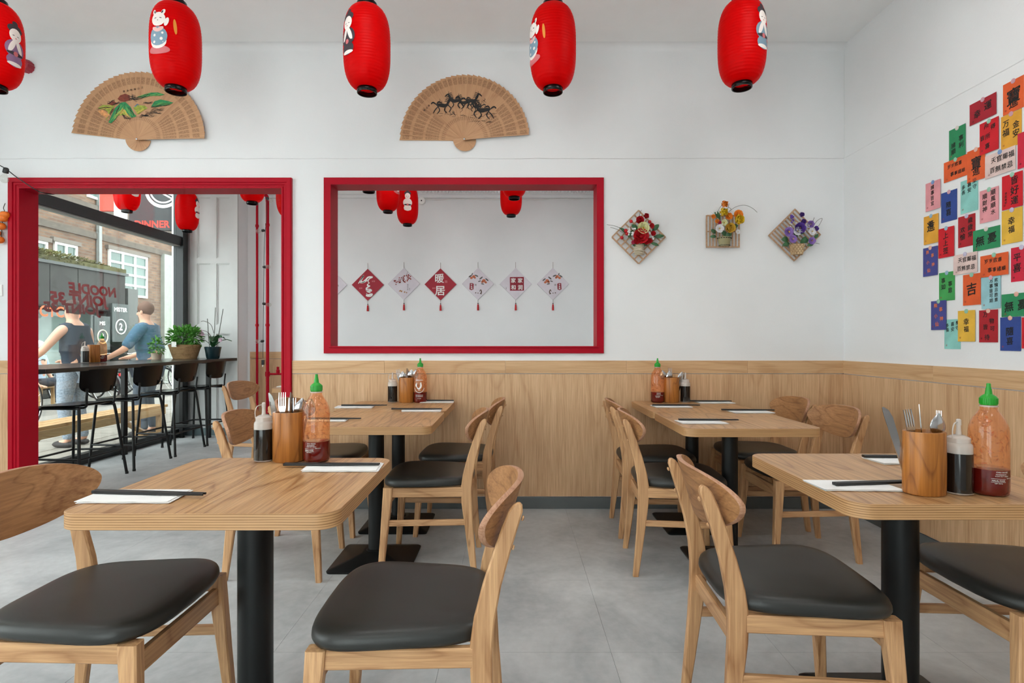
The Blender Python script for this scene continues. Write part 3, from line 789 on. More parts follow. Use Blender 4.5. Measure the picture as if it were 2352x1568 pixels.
condiments(1.206, 1.113, 1.287, 1.505, 'on the near right table', rz=0, cs=.98, cutl=[
    ('fork', -.020, -.004, .022, -.10, -.03, .15, 'upright four-tined fork'), ('knife', .010, .006, .018, -.10, .02, .9, 'dark-reflecting knife in the middle'),
    ('knife', -.026, .020, .022, -.34, .05, -.2, 'knife leaning far to the left'), ('spoon', .020, -.012, .018, .10, -.06, .1, 'shiny spoon'),
    ('fork', .026, .010, .018, .12, .02, .4, 'fork behind the spoon')])
condiments(-.805, -.712, -.618, 3.755, 'on the left back table', cs=.92, cutl=[
    ('fork', -.024, .0, .02, -.16, .02, .2, 'leftmost fork'), ('spoon', -.010, -.01, .01, -.08, -.04, .2, 'low spoon on the left'),
    ('fork', .004, .008, .0, .02, .02, .5, 'short fork in the middle'), ('spoon', .016, -.006, .022, .10, -.03, .1, 'tall spoon on the right'),
    ('spoon', .026, .008, .026, .20, .02, .3, 'rightmost spoon'), ('knife', .0, .016, .006, .04, .06, .4, 'knife at the back')])
condiments(1.168, 1.074, .980, 3.755, 'on the right back table', cs=.95, cutl=[
    ('spoon', -.026, .0, .02, -.18, .02, .1, 'spoon tilted left'), ('spoon', -.008, -.008, .012, -.03, -.05, .2, 'rounded spoon in front'),
    ('fork', -.006, .012, .026, .0, .03, .2, 'tall upright fork'), ('spoon', .022, .0, .012, .26, .0, .3, 'spoon leaning right'),
    ('fork', .026, .012, .006, .34, .03, .2, 'fork leaning far right')])
# on the bar counter
condiments(-3.985, -3.985, -3.985, 5.33, 'on the black window counter', rz=.9, dz=.2105, cs=.95, sc=.95, dys=(-.13, -.02, .085), cutl=[
    ('fork', -.01, .0, -.03, -.06, .02, .4, 'fork'), ('spoon', .012, .0, -.03, .08, .02, .6, 'spoon')])
# ------------------------------------------------------------------ paper lanterns
LH, LR = .442, .126
def lan_r(z):
    """lantern radius at height z above the lower ring"""
    u = (z/LH)*2-1
    return .050+(LR-.050)*max(0, 1-abs(u)**3.1)**(1/2.0)
def make_lantern():
    r = thing('paper_lantern', '', 'lantern')            # origin: middle of the lower ring's bottom
    n, m = 40, 28*4; L = []
    for i in range(m+1):
        z = LH*i/m; rib = .0014*abs(math.sin(PI*28*i/m))
        L.append([((lan_r(z)-.0022+rib)*math.cos(2*PI*j/n), (lan_r(z)-.0022+rib)*math.sin(2*PI*j/n), z+.024) for j in range(n)])
    MB().loops(L, cap0=False, cap1=False).build('shade', M['lantern'], r, smooth=60)
    for nm, z in (('bottom_ring', 0), ('top_ring', LH+.022)):
        MB().lathe([(.047,z), (.0525,z), (.0535,z+.003), (.0535,z+.024), (.051,z+.027), (.047,z+.027), (.0465,z+.002), (.047,z)], 32, cap0=False, cap1=False).build(nm, M['blackgloss'], r, smooth=40)
    b = MB(); b.tube([(-.047,0,.012), (.047,0,.012)], .0015, 5); b.build('ring_wire', M['ink'], r)
    MB().tube([(0,0,LH+.05), (.0,0,LH+.09)], .0015, 5).build('hook', M['ink'], r)
    b = MB(); b.tube(catmull([(-.05,0,LH+.035), (-.03,0,LH+.075), (0,0,LH+.09), (.03,0,LH+.075), (.05,0,LH+.035)], 4), .0015, 5); b.build('bail', M['ink'], r)
    return r
def lpatch(b, ang, cz, s0, dz, rs, rz, rot=0, off=.0012, n=18):
    """ellipse printed on the cloth: ang = middle of the figure, s0/dz offsets along the cloth"""
    def P(s, z):
        zz = min(max(z, .01), LH-.01); R = lan_r(zz)+off; a = ang+s/LR
        return (R*math.cos(a), R*math.sin(a), z+.024)
    vs = [P(s0, cz+dz)]; fs = []
    for k in (1, 2, 3):
        for j in range(n):
            a = 2*PI*j/n; u, v = rs*k/3*math.cos(a), rz*k/3*math.sin(a)
            vs.append(P(s0+u*math.cos(rot)-v*math.sin(rot), cz+dz+u*math.sin(rot)+v*math.cos(rot)))
    for j in range(n): fs.append((0, 1+j, 1+(j+1) % n))
    for k in (0, 1):
        for j in range(n): fs.append((1+k*n+j, 1+(k+1)*n+j, 1+(k+1)*n+(j+1) % n, 1+k*n+(j+1) % n))
    b.add(vs, fs)
PC = dict(w=pm('print_cream', (238,226,220)), b=pm('print_blue', (120,146,164)), p=pm('print_pink', (206,106,110)), k=pm('print_dark', (54,42,50)), o=pm('print_orange', (228,140,40)), v=pm('print_mauve', (140,104,140)), s=pm('print_skin', (226,176,170)))
def cat_print(o, ang, cz=.25):
    for col, e in (('p', [(0,-.105,.062,.022,0)]), ('w', [(0,.055,.040,.038,0), (-.026,.092,.010,.018,.4), (.026,.092,.010,.018,-.4), (.045,.04,.010,.024,-.3), (0,-.06,.046,.040,0)]),
                   ('b', [(0,-.035,.050,.050,0)]), ('s', [(-.012,.0,.022,.010,-.5), (.012,.0,.022,.010,.5)]), ('k', [(-.015,.060,.007,.002,.3), (.015,.060,.007,.002,-.3), (0,.048,.003,.002,0), (-.022,.093,.004,.009,.4), (.022,.093,.004,.009,-.4)]),
                   ('w', [(.02,-.05,.008,.008,0), (-.018,-.03,.007,.007,0), (.026,-.02,.006,.006,0), (-.02,-.065,.007,.007,0)]), ('o', [(.085,.02,.008,.040,.1)])):
        b = MB(); k = {'p':.0010,'w':.0013,'b':.0016,'s':.0018,'k':.0020,'o':.0012}[col]
        if len(e) == 4 and col == 'w': k = .0020
        for s, z, rs, rz, rot in e: lpatch(b, ang, cz, s, z, rs, rz, rot, k)
        b.build('printed_figure', PC[col], o)
def lady_print(o, ang, cz=.25, main='v'):
    for col, e, k in (('k', [(0,.088,.040,.026,0), (0,.118,.016,.014,0)], .0012), ('w', [(0,.055,.032,.036,0)], .0015), (main, [(0,-.02,.052,.050,0), (0,-.08,.044,.034,0)], .0010),
                      ('w', [(-.018,-.005,.012,.040,-.4), (.018,-.005,.012,.040,.4), (0,-.10,.040,.010,0)], .0016), ('k', [(-.012,.052,.006,.0018,.2), (.012,.052,.006,.0018,-.2), (0,-.045,.044,.010,0)], .0019), ('p', [(0,.038,.004,.003,0), (.0,-.045,.012,.013,0)], .0022)):
        b = MB()
        for s, z, rs, rz, rot in e: lpatch(b, ang, cz, s, z, rs, rz, rot, k)
        b.build('printed_figure', PC[col], o)
lan = make_lantern()
GL = 'red paper lanterns'
def hang(x, y, z, label, zc, ang=None, fig=None, twist=0, main='v', cz=.25):
    o = place(lan, USED, (x, y, z), 0, label, GL)
    MB().tube([(0,0,LH+.09), (0,0,zc-z)], .0014, 5).build('cord', M['ink'], o)
    if fig == 'cat': cat_print(o, math.radians(ang), cz)
    elif fig: lady_print(o, math.radians(ang), cz, main)
    return o
pend = []
YL = 3.03
def lan_at(cxp, ybot, Y): return ((cxp-CX)*Y/F, Y, CH+(CY-ybot)*Y/F)
# bare copies are taken from the prototype first, prints are added once every lantern stands
LAN = [
 ((-11, 208, YL), 'red lantern cut by the top left corner of the photo', ZC, -7, 'lady', 'v', .21),
 ((404, 212, YL), 'red lantern with a white cat print, hanging before the painted landscape fan', ZC, -99, 'cat', None, .25),
 ((843, 215, YL), 'red lantern hanging left of the horse fan', ZC, -128, 'lady', 'k', .25),
 ((1270, 213, YL), 'red lantern hanging right of the horse fan', ZC, -155, 'cat', None, .23),
 ((1704, 203, YL), 'red lantern nearest the card wall at the right', ZC, -56, 'lady', 'b', .25),
 ((292, 488, 5.98), 'red lantern under the doorway head, first from the left before the street', ZCF, -20, 'lady', 'w', .25),
 ((430, 533, 6.55), 'whole red lantern in the doorway hanging before the white shutter', ZCF, 0, 'lady', 'w', .25),
 ((579, 469, 5.6), 'red lantern under the doorway head beside the red pipes', ZCF, None, None, None, .25),
 ((668, 505, 5.0), 'red lantern half hidden by the right door casing', ZCF, None, None, None, .25),
 ((891, 489, 6.15), 'red lantern behind the picture window, left of the one with a printed figure', ZCF, -20, 'cat', None, .30),
 ((936, 519, 6.5), 'red lantern with a pale printed figure behind the picture window', ZCF, -79, 'lady', 'w', .24),
 ((1174, 498, 6.35), 'lower red lantern behind the right part of the picture window', ZCF, -50, 'lady', 'w', .30),
 ((1181, 458, 5.3), 'red lantern overlapping the lower one behind the picture window, nearer and higher', ZCF, None, None, None, .25),
 ((847, 442, 4.9), 'red lantern showing only its black lower ring above the picture window', ZCF, None, None, None, .25),
]
objs = []
for (c, lb, zc, ang, fig, main, cz) in LAN:
    p = lan_at(*c)
    objs.append((place(lan, USED, p, 0, lb, GL), p, zc, ang, fig, main, cz))
for o, p, zc, ang, fig, main, cz in objs:
    MB().tube([(0,0,LH+.09), (0,0,zc-p[2])], .0014, 5).build('cord', M['ink'], o)
    if fig == 'cat': cat_print(o, math.radians(ang), cz)
    elif fig: lady_print(o, math.radians(ang), cz, main or 'v')

# ------------------------------------------------------------------ big folding fans on the back wall
def fanmat(name, bands, mask=True):
    m = M['fan'].copy(); m.name = name; t = m.node_tree; b = t.nodes['Principled BSDF']
    src = b.inputs['Base Color'].links[0].from_socket
    tc = nd(t, 'ShaderNodeTexCoord'); sp = nd(t, 'ShaderNodeSeparateXYZ'); t.links.new(tc.outputs['Object'], sp.inputs[0])
    vo = nd(t, 'ShaderNodeTexNoise', i_Scale=260.0, i_Detail=2.0); t.links.new(tc.outputs['Object'], vo.inputs['Vector'])
    th = nd(t, 'ShaderNodeMath', operation='GREATER_THAN', i_1=.47); t.links.new(vo.outputs['Fac'], th.inputs[0])
    st = []
    for a, c in bands: st += [(a-.001, (0,0,0,1)), (a+.003, (1,1,1,1)), (c-.003, (1,1,1,1)), (c+.001, (0,0,0,1))]
    r = ramp(t, st); t.links.new(sp.outputs[0], r.inputs['Fac'])
    mu = nd(t, 'ShaderNodeMath', operation='MULTIPLY'); t.links.new(th.outputs[0], mu.inputs[0]); t.links.new(r.outputs['Color'], mu.inputs[1])
    ab = nd(t, 'ShaderNodeMath', operation='ABSOLUTE'); t.links.new(sp.outputs[1], ab.inputs[0])
    dv = nd(t, 'ShaderNodeMath', operation='DIVIDE'); t.links.new(ab.outputs[0], dv.inputs[0]); t.links.new(sp.outputs[0], dv.inputs[1])
    ls = nd(t, 'ShaderNodeMath', operation='LESS_THAN', i_1=.034); t.links.new(dv.outputs[0], ls.inputs[0])
    m0 = nd(t, 'ShaderNodeMath', operation='MULTIPLY'); t.links.new(mu.outputs[0], m0.inputs[0]); t.links.new(ls.outputs[0], m0.inputs[1])
    m2 = nd(t, 'ShaderNodeMath', operation='MULTIPLY', i_1=.55); t.links.new(m0.outputs[0], m2.inputs[0])
    mx = nd(t, 'ShaderNodeMix', data_type='RGBA'); t.links.new(m2.outputs[0], mx.inputs[0]); t.links.new(src, mx.inputs[6]); mx.inputs[7].default_value = lin((104,64,36))
    t.links.new(mx.outputs[2], b.inputs['Base Color']); return m
M['fan_mid'] = fanmat('fan_bamboo_pierced_ends', [(.135,.165), (.385,.435)])
M['fan_side'] = fanmat('fan_bamboo_pierced', [(.135,.165), (.180,.275), (.290,.365), (.385,.435)])
FAN = {}
def fan(pivot, a0, a1, R, label, paint):
    o = thing('folding_fan', label, 'fan', pivot, group='folding fans on the back wall')
    N = 36; da = (a1-a0)/(N-1)
    def blade_me(name, mat, wk=1.0, th=.0016):
        b = MB(); ws = [(-.078,.011), (-.05,.010), (0,.0065), (.10,.0075), (R*.5,.0125), (R*.93,.0215*wk), (R,.0220*wk)]
        b.loops([[(x-(.008 if x == R else 0), -w, 0), (x, w, 0), (x, w*.96, -th), (x-(.008 if x == R else 0), -w*.96, -th)] for x, w in ws]); return b.mesh(name, mat)
    mm, ms, gd = blade_me('blade', M['fan_mid']), blade_me('blade', M['fan_side']), blade_me('guard_blade', M['fan_side'], 1.05, .003)
    for k in range(N):
        a = a0+da*k
        me = gd if k in (0, N-1) else (ms if k < 8 or k > N-9 else mm)
        br = link('blade' if me is not gd else 'guard_blade', me, o)
        y = -.006-.0007*(N-1-k)                 # each blade lies a little over the next
        # blade plane: local x along the radius, local z away from the wall
        br.matrix_local = Matrix.Translation((0, y, 0)) @ frame_mx((0,0,0), (math.cos(a), 0, math.sin(a)), (-math.sin(a), 0, math.cos(a))) @ Matrix.Rotation(.10, 4, 'X')
    MB().lathe([(.006,0), (.006,.003), (.003,.005)], 12, mx=Matrix.Translation((0,-.032,0)) @ Matrix.Rotation(PI/2, 4, 'X')).build('rivet', M['steel'], o, smooth=40)
    FAN.update(a0=a0, da=da, N=N)
    paint(o, R)
    for ch in o.children:            # lay the painting onto the stepped blades
        if ch.name.startswith('painted'):
            for v in ch.data.vertices:
                k = min(max((math.atan2(v.co.z, v.co.x)-a0)/da, 0), N-1); v.co.y += .0265-(.006+.0007*(N-1-k)+.0035)
            ch['kind'] = 'stuff'
def poly_flat(b, pts, y=-.0265):
    n = len(pts); b.add([(x, y, z) for x, z in pts], [tuple(range(n))])
def stroke(b, pts, w, y=-.027, taper=True):
    P = [Vector((c.x, c.y)) for c in catmull([(x, z, 0) for x, z in pts], 4)] if len(pts) > 2 else [Vector((x, z)) for x, z in pts]; vs = []; fs = []
    for i, p in enumerate(P):
        t = (P[min(i+1, len(P)-1)]-P[max(i-1, 0)]).normalized(); q = Vector((-t.y, t.x))
        k = w*(.35+.65*math.sin(PI*(i+.4)/(len(P)-.2))) if taper else w
        vs += [(p.x+q.x*k, y, p.y+q.y*k), (p.x-q.x*k, y, p.y-q.y*k)]
    for i in range(len(P)-1): fs.append((2*i, 2*i+1, 2*i+3, 2*i+2))
    b.add(vs, fs)
SC = YB/F
def landscape(o, R):
    # painted outlines read off the photo around the pivot at (321,323)
    def q(x, y): return ((x-321)*SC, (323-y)*SC)
    G = [('paint_green', (40,130,78), [[(252,283),(262,262),(268,250),(282,238),(292,237),(304,248),(312,263),(318,270),(306,273),(296,262),(288,252),(278,262),(268,276),(258,285)], [(318,226),(336,220),(352,216),(368,216),(384,221),(372,224),(352,223),(334,228)], [(352,248),(360,236),(374,232),(392,236),(404,240),(390,244),(376,246),(362,250)]]),
         ('paint_olive', (150,160,62), [[(228,250),(240,243),(256,244),(270,240),(262,252),(250,268),(246,280),(256,262),(244,254)], [(310,250),(320,244),(338,246),(344,252),(332,258),(322,266)], [(276,268),(288,258),(298,268),(290,266)]]),
         ('paint_rust', (122,52,34), [[(274,230),(280,222),(292,218),(302,222),(304,232),(292,236),(282,236)], [(250,240),(262,234),(276,240),(262,245)]]),
         ('paint_blue', (92,120,150), [[(312,248),(320,241),(328,247)]]),
         ('paint_peach', (214,150,96), [[(228,256),(240,254),(256,266),(248,272),(236,266)]])]
    for nm, c, ps in G:
        b = MB()
        for pl in ps: poly_flat(b, [q(x, y) for x, y in pl], -.0262 if nm != 'paint_rust' else -.0268)
        b.build('painted_landscape', pm(nm, c, .7, var=.3, scale=70), o)
    b = MB(); rnd = random.Random(2)
    for (x0, y0, x1, y1) in ((250,238,268,232), (262,240,280,236), (298,222,322,232), (306,220,316,226), (300,230,324,228), (334,238,356,238), (330,266,360,268), (340,260,376,262), (350,256,384,252), (284,262,292,272), (290,270,304,274), (326,270,344,264), (230,250,258,246), (256,262,266,250), (268,262,280,246), (300,248,312,266), (318,226,350,220), (352,248,396,242)):
        for k in range(3):
            pts = [q(x0+(x1-x0)*i/5+rnd.uniform(-1.5,1.5), y0+(y1-y0)*i/5+rnd.uniform(-2,2)+k*1.6) for i in range(6)]
            stroke(b, pts, .0016)
    for nm, c, segs in (('paint_green_light', (96,160,84), ((256,280,284,242), (262,276,288,246), (300,250,312,268), (292,246,306,268), (324,224,352,219), (350,221,378,219), (358,246,382,238), (372,244,398,239))), ('paint_yellow', (206,184,84), ((266,272,286,250), (288,252,300,270), (232,250,258,247), (318,262,336,252), (280,262,288,256)))):
        g = MB()
        for x0, y0, x1, y1 in segs:
            for k in range(2): stroke(g, [q(x0+(x1-x0)*i/4+rnd.uniform(-1,1), y0+(y1-y0)*i/4+rnd.uniform(-1,1)+k*3) for i in range(5)], .0030, -.0266)
        g.build('painted_landscape', pm(nm, c, .7), o)
    for k in range(6):
        v, f = text_geo('博多地如山三'[k], .016, .01); c = q(289+k*8.5, 213-k*1.7)
        b.add([(p[0]+c[0], -.0272-p[2], p[1]+c[1]) for p in v], f)
    b.build('painted_ink', M['ink'], o)
def horses(o, R):
    def q(x, y): return ((x-1067.5)*SC, (323-y)*SC)
    b = MB(); rnd = random.Random(4)
    def horse(x, y, s, lean):
        body = [(-13,-1), (-8,-5), (0,-4), (7,-6), (12,-13), (16,-17), (20,-15), (17,-11), (13,-6), (11,0), (4,3), (-6,3), (-12,3)]
        s = s*1.3; A = lambda u, v: q(x+lean*u*s, y+v*s)
        stroke(b, [A(-12,-1), A(-4,0), A(4,1), A(10,-2)], .0105*s); stroke(b, [A(7,0), A(11,-7), A(14,-14)], .0072*s)
        stroke(b, [A(12.5,-14.5), A(17,-12), A(21,-8)], .0044*s); stroke(b, [A(13,-15), A(13.5,-19)], .0016*s)
        stroke(b, [A(-11,-2), A(-8,-6), A(-2,-4)], .004*s)
        for (u, v, u2, v2, u3, v3) in ((9,0,15,6,11,13), (6,2,3,9,8,15), (-8,2,-14,8,-18,15), (-11,0,-6,9,-11,16)):
            stroke(b, [q(x+lean*u*s, y+v*s), q(x+lean*u2*s, y+v2*s), q(x+lean*u3*s, y+v3*s)], .0030*s)
        stroke(b, [q(x-lean*12*s, y-s), q(x-lean*18*s, y-5*s), q(x-lean*22*s, y-2*s)], .0042*s)
        for k in range(4): stroke(b, [A(9+k*1.2, -5-k*2.8), A(6+k*1.1, -7-k*3), A(3+k*1.2, -6-k*3.2)], .0020*s)
    horse(1018, 244, .95, 1); horse(1046, 234, .85, -1); horse(1068, 238, .8, -1); horse(1084, 234, .85, 1); horse(1110, 256, 1.05, -1); horse(1096, 248, .7, -1)
    for k in range(34):
        x, y = rnd.uniform(1004, 1130), rnd.uniform(262, 286)
        if y > 272 and x < 1075: continue
        stroke(b, [q(x, y), q(x+5, y-rnd.uniform(-1,1)), q(x+rnd.uniform(8,14), y+rnd.uniform(-2,2))], .0009)
    for k in range(26):
        x, y = rnd.uniform(1008, 1120), rnd.uniform(228, 262)
        stroke(b, [q(x, y), q(x+rnd.uniform(-4,4), y+4), q(x+rnd.uniform(-6,6), y+9)], .0012)
    for k, (x, y) in enumerate(((976,255), (981,250), (986,245))):
        v, f = text_geo('图马群'[k], .017, .015); c = q(x, y)
        b.add([(p[0]*.85+c[0], -.0272-p[2], p[1]*.85+c[1]) for p in v], f)
    b.build('painted_horses', M['ink'], o)
fan(px(321, 323, YB-.0065), math.radians(3.5), math.radians(171), .472, 'big bamboo folding fan painted with green hills, above the doorway', landscape)
fan(px(1067.5, 323, YB-.0065), math.radians(7), math.radians(177), .452, 'big bamboo folding fan painted with black galloping horses', horses)

# ------------------------------------------------------------------ diamond plaques on the far wall
YP = YF-.001; SP = YP/F
def blob(b, cx, cz, r, y, n=8, sq=1.0, rot=0):
    pts = [(r*math.cos(2*PI*j/n), r*sq*math.sin(2*PI*j/n)) for j in range(n)]
    b.add([(cx+u*math.cos(rot)-v*math.sin(rot), y, cz+u*math.sin(rot)+v*math.cos(rot)) for u, v in pts], [tuple(range(n))])
def chars(b, s, size, cx, cz, y, bold=.02, shear=0):
    v, f = text_geo(s, size, bold, shear); b.add([(p[0]+cx, y-p[2], p[1]+cz) for p in v], f)
def plaque(cxp, cyp, label, face, kind, hw=.206):
    o = thing('diamond_plaque', label, 'plaque', px(cxp, cyp, YP), group='diamond plaques on the far wall')
    b = MB(); th = .012
    b.loops([[(0,y,h), (h,y,0), (0,y,-h), (-h,y,0)] for h, y in ((hw-.002, 0), (hw, -.002), (hw, -th+.002), (hw-.002, -th))])
    b.build('board', face, o)
    MB().tube([(0,-.006,hw-.006), (0,-.006,hw+.075)], .0022, 6).build('hanging_cord', pm('brown_cord', (110,84,66)), o)
    MB().tube([(0,-.008,-hw+.004), (0,-.008,-hw-.04)], .0018, 6).build('tassel_cord', pm('brown_cord', (110,84,66)), o)
    t = thing('tassel', None, None); t.parent = o
    MB().ball((0,-.008,-hw-.046), .0075, 10, 6).build('bead', pm('bead_dark', (70,40,36)), t, smooth=60)
    MB().lathe([(.006,0), (.010,-.012), (.0125,-.05), (.0135,-.078)], 14, (0,-.008,-hw-.056)).build('tassel_fringe', pm('tassel_red', (186,24,30), .7, var=.25, scale=120), t, smooth=50)
    y = -th-.0006; k = SP
    if kind == 'haojing':
        b = MB()
        for pts, w in (([(-46,2),(-40,12),(-28,30),(-20,42),(-26,30),(-34,14),(-22,10),(-8,22),(4,34),(24,34),(8,26),(2,12),(10,4)], .010),
                       ([(-40,6),(-20,8),(2,20)], .008), ([(6,4),(-2,-6),(10,-10),(0,-16),(-8,-24),(8,-24)], .009), ([(-10,-30),(10,-26),(18,-34),(-4,-36),(14,-44)], .010), ([(-6,-46),(2,-54),(22,-50),(14,-60),(-6,-58),(-2,-48)], .010)):
            stroke(b, [(u*.0026, v*.0026+.01) for u, v in pts], w, y)
        b.build('brush_writing', M['white'], o); b = MB(); chars(b, '如意', .022, .075, .045, y, .0); chars(b, '吉祥', .022, -.09, -.045, y, .0); b.build('seal_print', pm('print_rose', (222,150,150)), o)
    elif kind == 'nuanju':
        b = MB(); chars(b, '暖', .125, -.012, .078, y, .028); chars(b, '居', .135, -.006, -.082, y, .030); b.build('brush_writing', M['white'], o)
        b = MB(); chars(b, '田', .034, .072, .034, y, .01); chars(b, '吉祥', .022, -.085, -.05, y, .0); b.build('seal_print', pm('print_rose', (222,150,150)), o)
    elif kind == 'blossom':
        b = MB(); rnd = random.Random(9)
        for a_ in ([(.05,.16),(.03,.11),(-.02,.09),(-.07,.05)], [(.03,.12),(.05,.08),(.10,.06)], [(.0,.10),(-.03,.06),(-.10,.02)]): stroke(b, a_, .0025, y)
        b.build('branch_print', pm('print_brown', (96,60,48)), o); b = MB()
        for i in range(60):
            u = rnd.uniform(0, 1); x_ = .09-.19*u+rnd.uniform(-.03,.03); z_ = .11-.09*u+rnd.uniform(-.04,.045)
            if abs(x_)+abs(z_) < .185: blob(b, x_, z_, rnd.uniform(.004,.010), y-.0004, 7)
        b.build('blossom_print', pm('print_blossom', (158,58,48), var=.3, scale=90), o); b = MB()
        for i, ch in enumerate('清欢如故'): chars(b, ch, .018, .05, -.01-.021*i, y, .0)
        for i, ch in enumerate('喜乐'): chars(b, ch, .014, .075, -.06-.018*i, y, .0)
        b.build('small_writing', M['ink'], o); b = MB()
        stroke(b, [(-.06,-.10),(-.045,-.085),(-.03,-.10),(-.02,-.085)], .008, y); blob(b, .01, -.105, .010, y, 8); blob(b, .035, -.112, .008, y, 8); b.build('animal_print', pm('print_tan', (186,136,92)), o)
    elif kind in ('persA', 'persB'):
        s = 1 if kind == 'persA' else -1
        L_, F_, D_ = MB(), MB(), MB()
        for (x_, z_, r) in ((-.055*s,.095,.020), (-.085*s,.078,.018), (-.04*s,.080,.014), (.075*s,.040,.024), (.10*s,.020,.016), (.055*s,.025,.015)): blob(F_, x_, z_, r, y-.0004, 12, .9)
        for (x_, z_, r, a_) in ((-.10*s,.10,.026,.6*s), (-.02*s,.105,.026,-.4*s), (.04*s,.075,.028,.7*s), (.115*s,.055,.026,-.7*s), (.02*s,.035,.020,.3*s), (.06*s,.0,.022,-.2*s), (-.075*s,.125,.018,1.2)): blob(L_, x_, z_, r, y-.0002, 10, .36, a_)
        L_.build('leaf_print', pm('print_greyleaf', (96,92,92)), o); F_.build('persimmon_print', pm('print_persimmon', (196,108,74), var=.25, scale=60), o)
        b = MB(); poly_flat(b, [(s*u, v) for u, v in ((-.105,.01),(-.075,.012),(-.055,.0),(-.058,-.07),(-.085,-.082),(-.11,-.07))], y); b.build('seal_block', pm('print_crimson', (140,22,42)), o)
        b = MB()
        for i, ch in enumerate('平安福'): chars(b, ch, .024, -.083*s, -.008-.025*i, y-.0006, .02)
        b.build('seal_writing', M['white'], o)
        chars(D_, '囍', .024, -.03*s, -.012, y, .01)
        for i in range(5): chars(D_, '·', .02, -.022*s, -.035-.01*i, y)
        b = D_
        stroke(b, [(.02*s,-.10),(.035*s,-.075),(.045*s,-.11),(.03*s,-.125),(.05*s,-.13)], .007, y); blob(b, -.03*s, -.115, .008, y); blob(b, .0, -.118, .007, y)
        D_.build('small_print', pm('print_taupe', (96,76,66)), o)
    elif kind == 'jiahe':
        b = MB(); poly_flat(b, [(-.075,.088),(.105,.090),(.107,-.086),(-.074,-.088)], y); b.build('seal_block', pm('print_crimson', (140,22,42)), o)
        b = MB()
        for ch, x_, z_ in (('家',-.030,.045), ('家',.058,.045), ('和',-.030,-.045), ('润',.058,-.045)): chars(b, ch, .066, x_, z_, y-.0006, .035)
        b.build('brush_writing', M['white'], o); b = MB()
        for i, ch in enumerate('山居'): chars(b, ch, .014, -.122, -.045-.016*i, y, .0)
        for i in range(6): chars(b, '·', .018, -.098, .0-.011*i, y)
        b.build('small_writing', M['ink'], o)
    elif kind == 'edge':
        b = MB()
        for i, (x_, z_) in enumerate(((.06,.045),(.075,.02),(.09,-.01),(.055,-.005),(.07,-.03),(.04,-.04))): chars(b, '福喜吉安乐春'[i], .026, x_, z_, y, .01)
        b.build('small_writing', M['ink'], o)
WP, RP = pm('plaque_white', (214,206,214)), pm('plaque_red', (160,26,46))
plaque(761, 654, 'white diamond plaque cut off by the left edge of the picture window', WP, 'edge')
plaque(845, 654, 'red diamond plaque with flowing white cursive writing', RP, 'haojing')
plaque(928, 652, 'white diamond plaque with a red blossom branch', WP, 'blossom')
plaque(1012, 653, 'red diamond plaque with two bold white rounded characters', RP, 'nuanju')
plaque(1098, 652, 'white diamond plaque with persimmons and a crimson seal on its left half', WP, 'persA')
plaque(1184.5, 652, 'white diamond plaque with a square crimson block of four characters', WP, 'jiahe')
plaque(1270, 652, 'white diamond plaque with persimmons, last on the right of the row', WP, 'persB')

# ------------------------------------------------------------------ flower ornaments on bamboo trellises
BAM = pm('bamboo_slat', (178,142,112), .6, var=.2, scale=60)
def petal_flower(b, c, R, n, cup=.5, layers=3, seed=0):
    rnd = random.Random(seed); c = Vector(c)
    for l in range(layers):
        rr = R*(1-l*.27); tilt = cup+l*.28
        for k in range(n):
            a = 2*PI*k/n+l*.5+rnd.uniform(-.1,.1)
            d = Vector((math.cos(a), 0, math.sin(a))); s_ = Vector((-math.sin(a), 0, math.cos(a))); nrm = Vector((0,-1,0))
            vs = []
            for u, w in ((0,.25), (.45,.75), (.8,.62), (1.0,.28)):
                base = c+d*(rr*u*math.cos(tilt*u))+nrm*(rr*u*math.sin(tilt*u)+.004*l)
                vs += [base-s_*rr*w*.72, base+s_*rr*w*.72]
            b.add(vs, [(0,1,3,2), (2,3,5,4), (4,5,7,6)])
def leaf_blade(b, p, q, w, lift=.01):
    p, q = Vector(p), Vector(q); d = q-p; s_ = d.cross(Vector((0,1,0))).normalized()
    n = Vector((0,-1,0)); vs = []
    for u, k in ((0,.08), (.3,.85), (.6,.9), (.85,.5), (1,.04)):
        m = p+d*u+n*lift*math.sin(PI*u); vs += [m-s_*w*k, m+n*lift*.35*k, m+s_*w*k]
    fs = []
    for i in range(4):
        for j in (0, 1): fs.append((3*i+j, 3*i+j+1, 3*i+j+4, 3*i+j+3))
    b.add(vs, fs)
FM = dict(red=pm('petal_red', (186,14,28), .6, var=.25, scale=80), cream=pm('petal_cream', (226,224,172), .6), yellow=pm('petal_yellow', (246,206,50), .6, var=.2, scale=60), orange=pm('petal_orange', (236,138,40), .6, var=.2, scale=60), white=pm('petal_white', (232,230,232), .6), purple=pm('petal_purple', (92,58,150), .6, var=.25, scale=60), lilac=pm('petal_lilac', (150,116,190), .6, var=.2, scale=60), pink=pm('petal_pink', (206,60,110), .6), gold=pm('petal_gold', (216,176,66), .6))
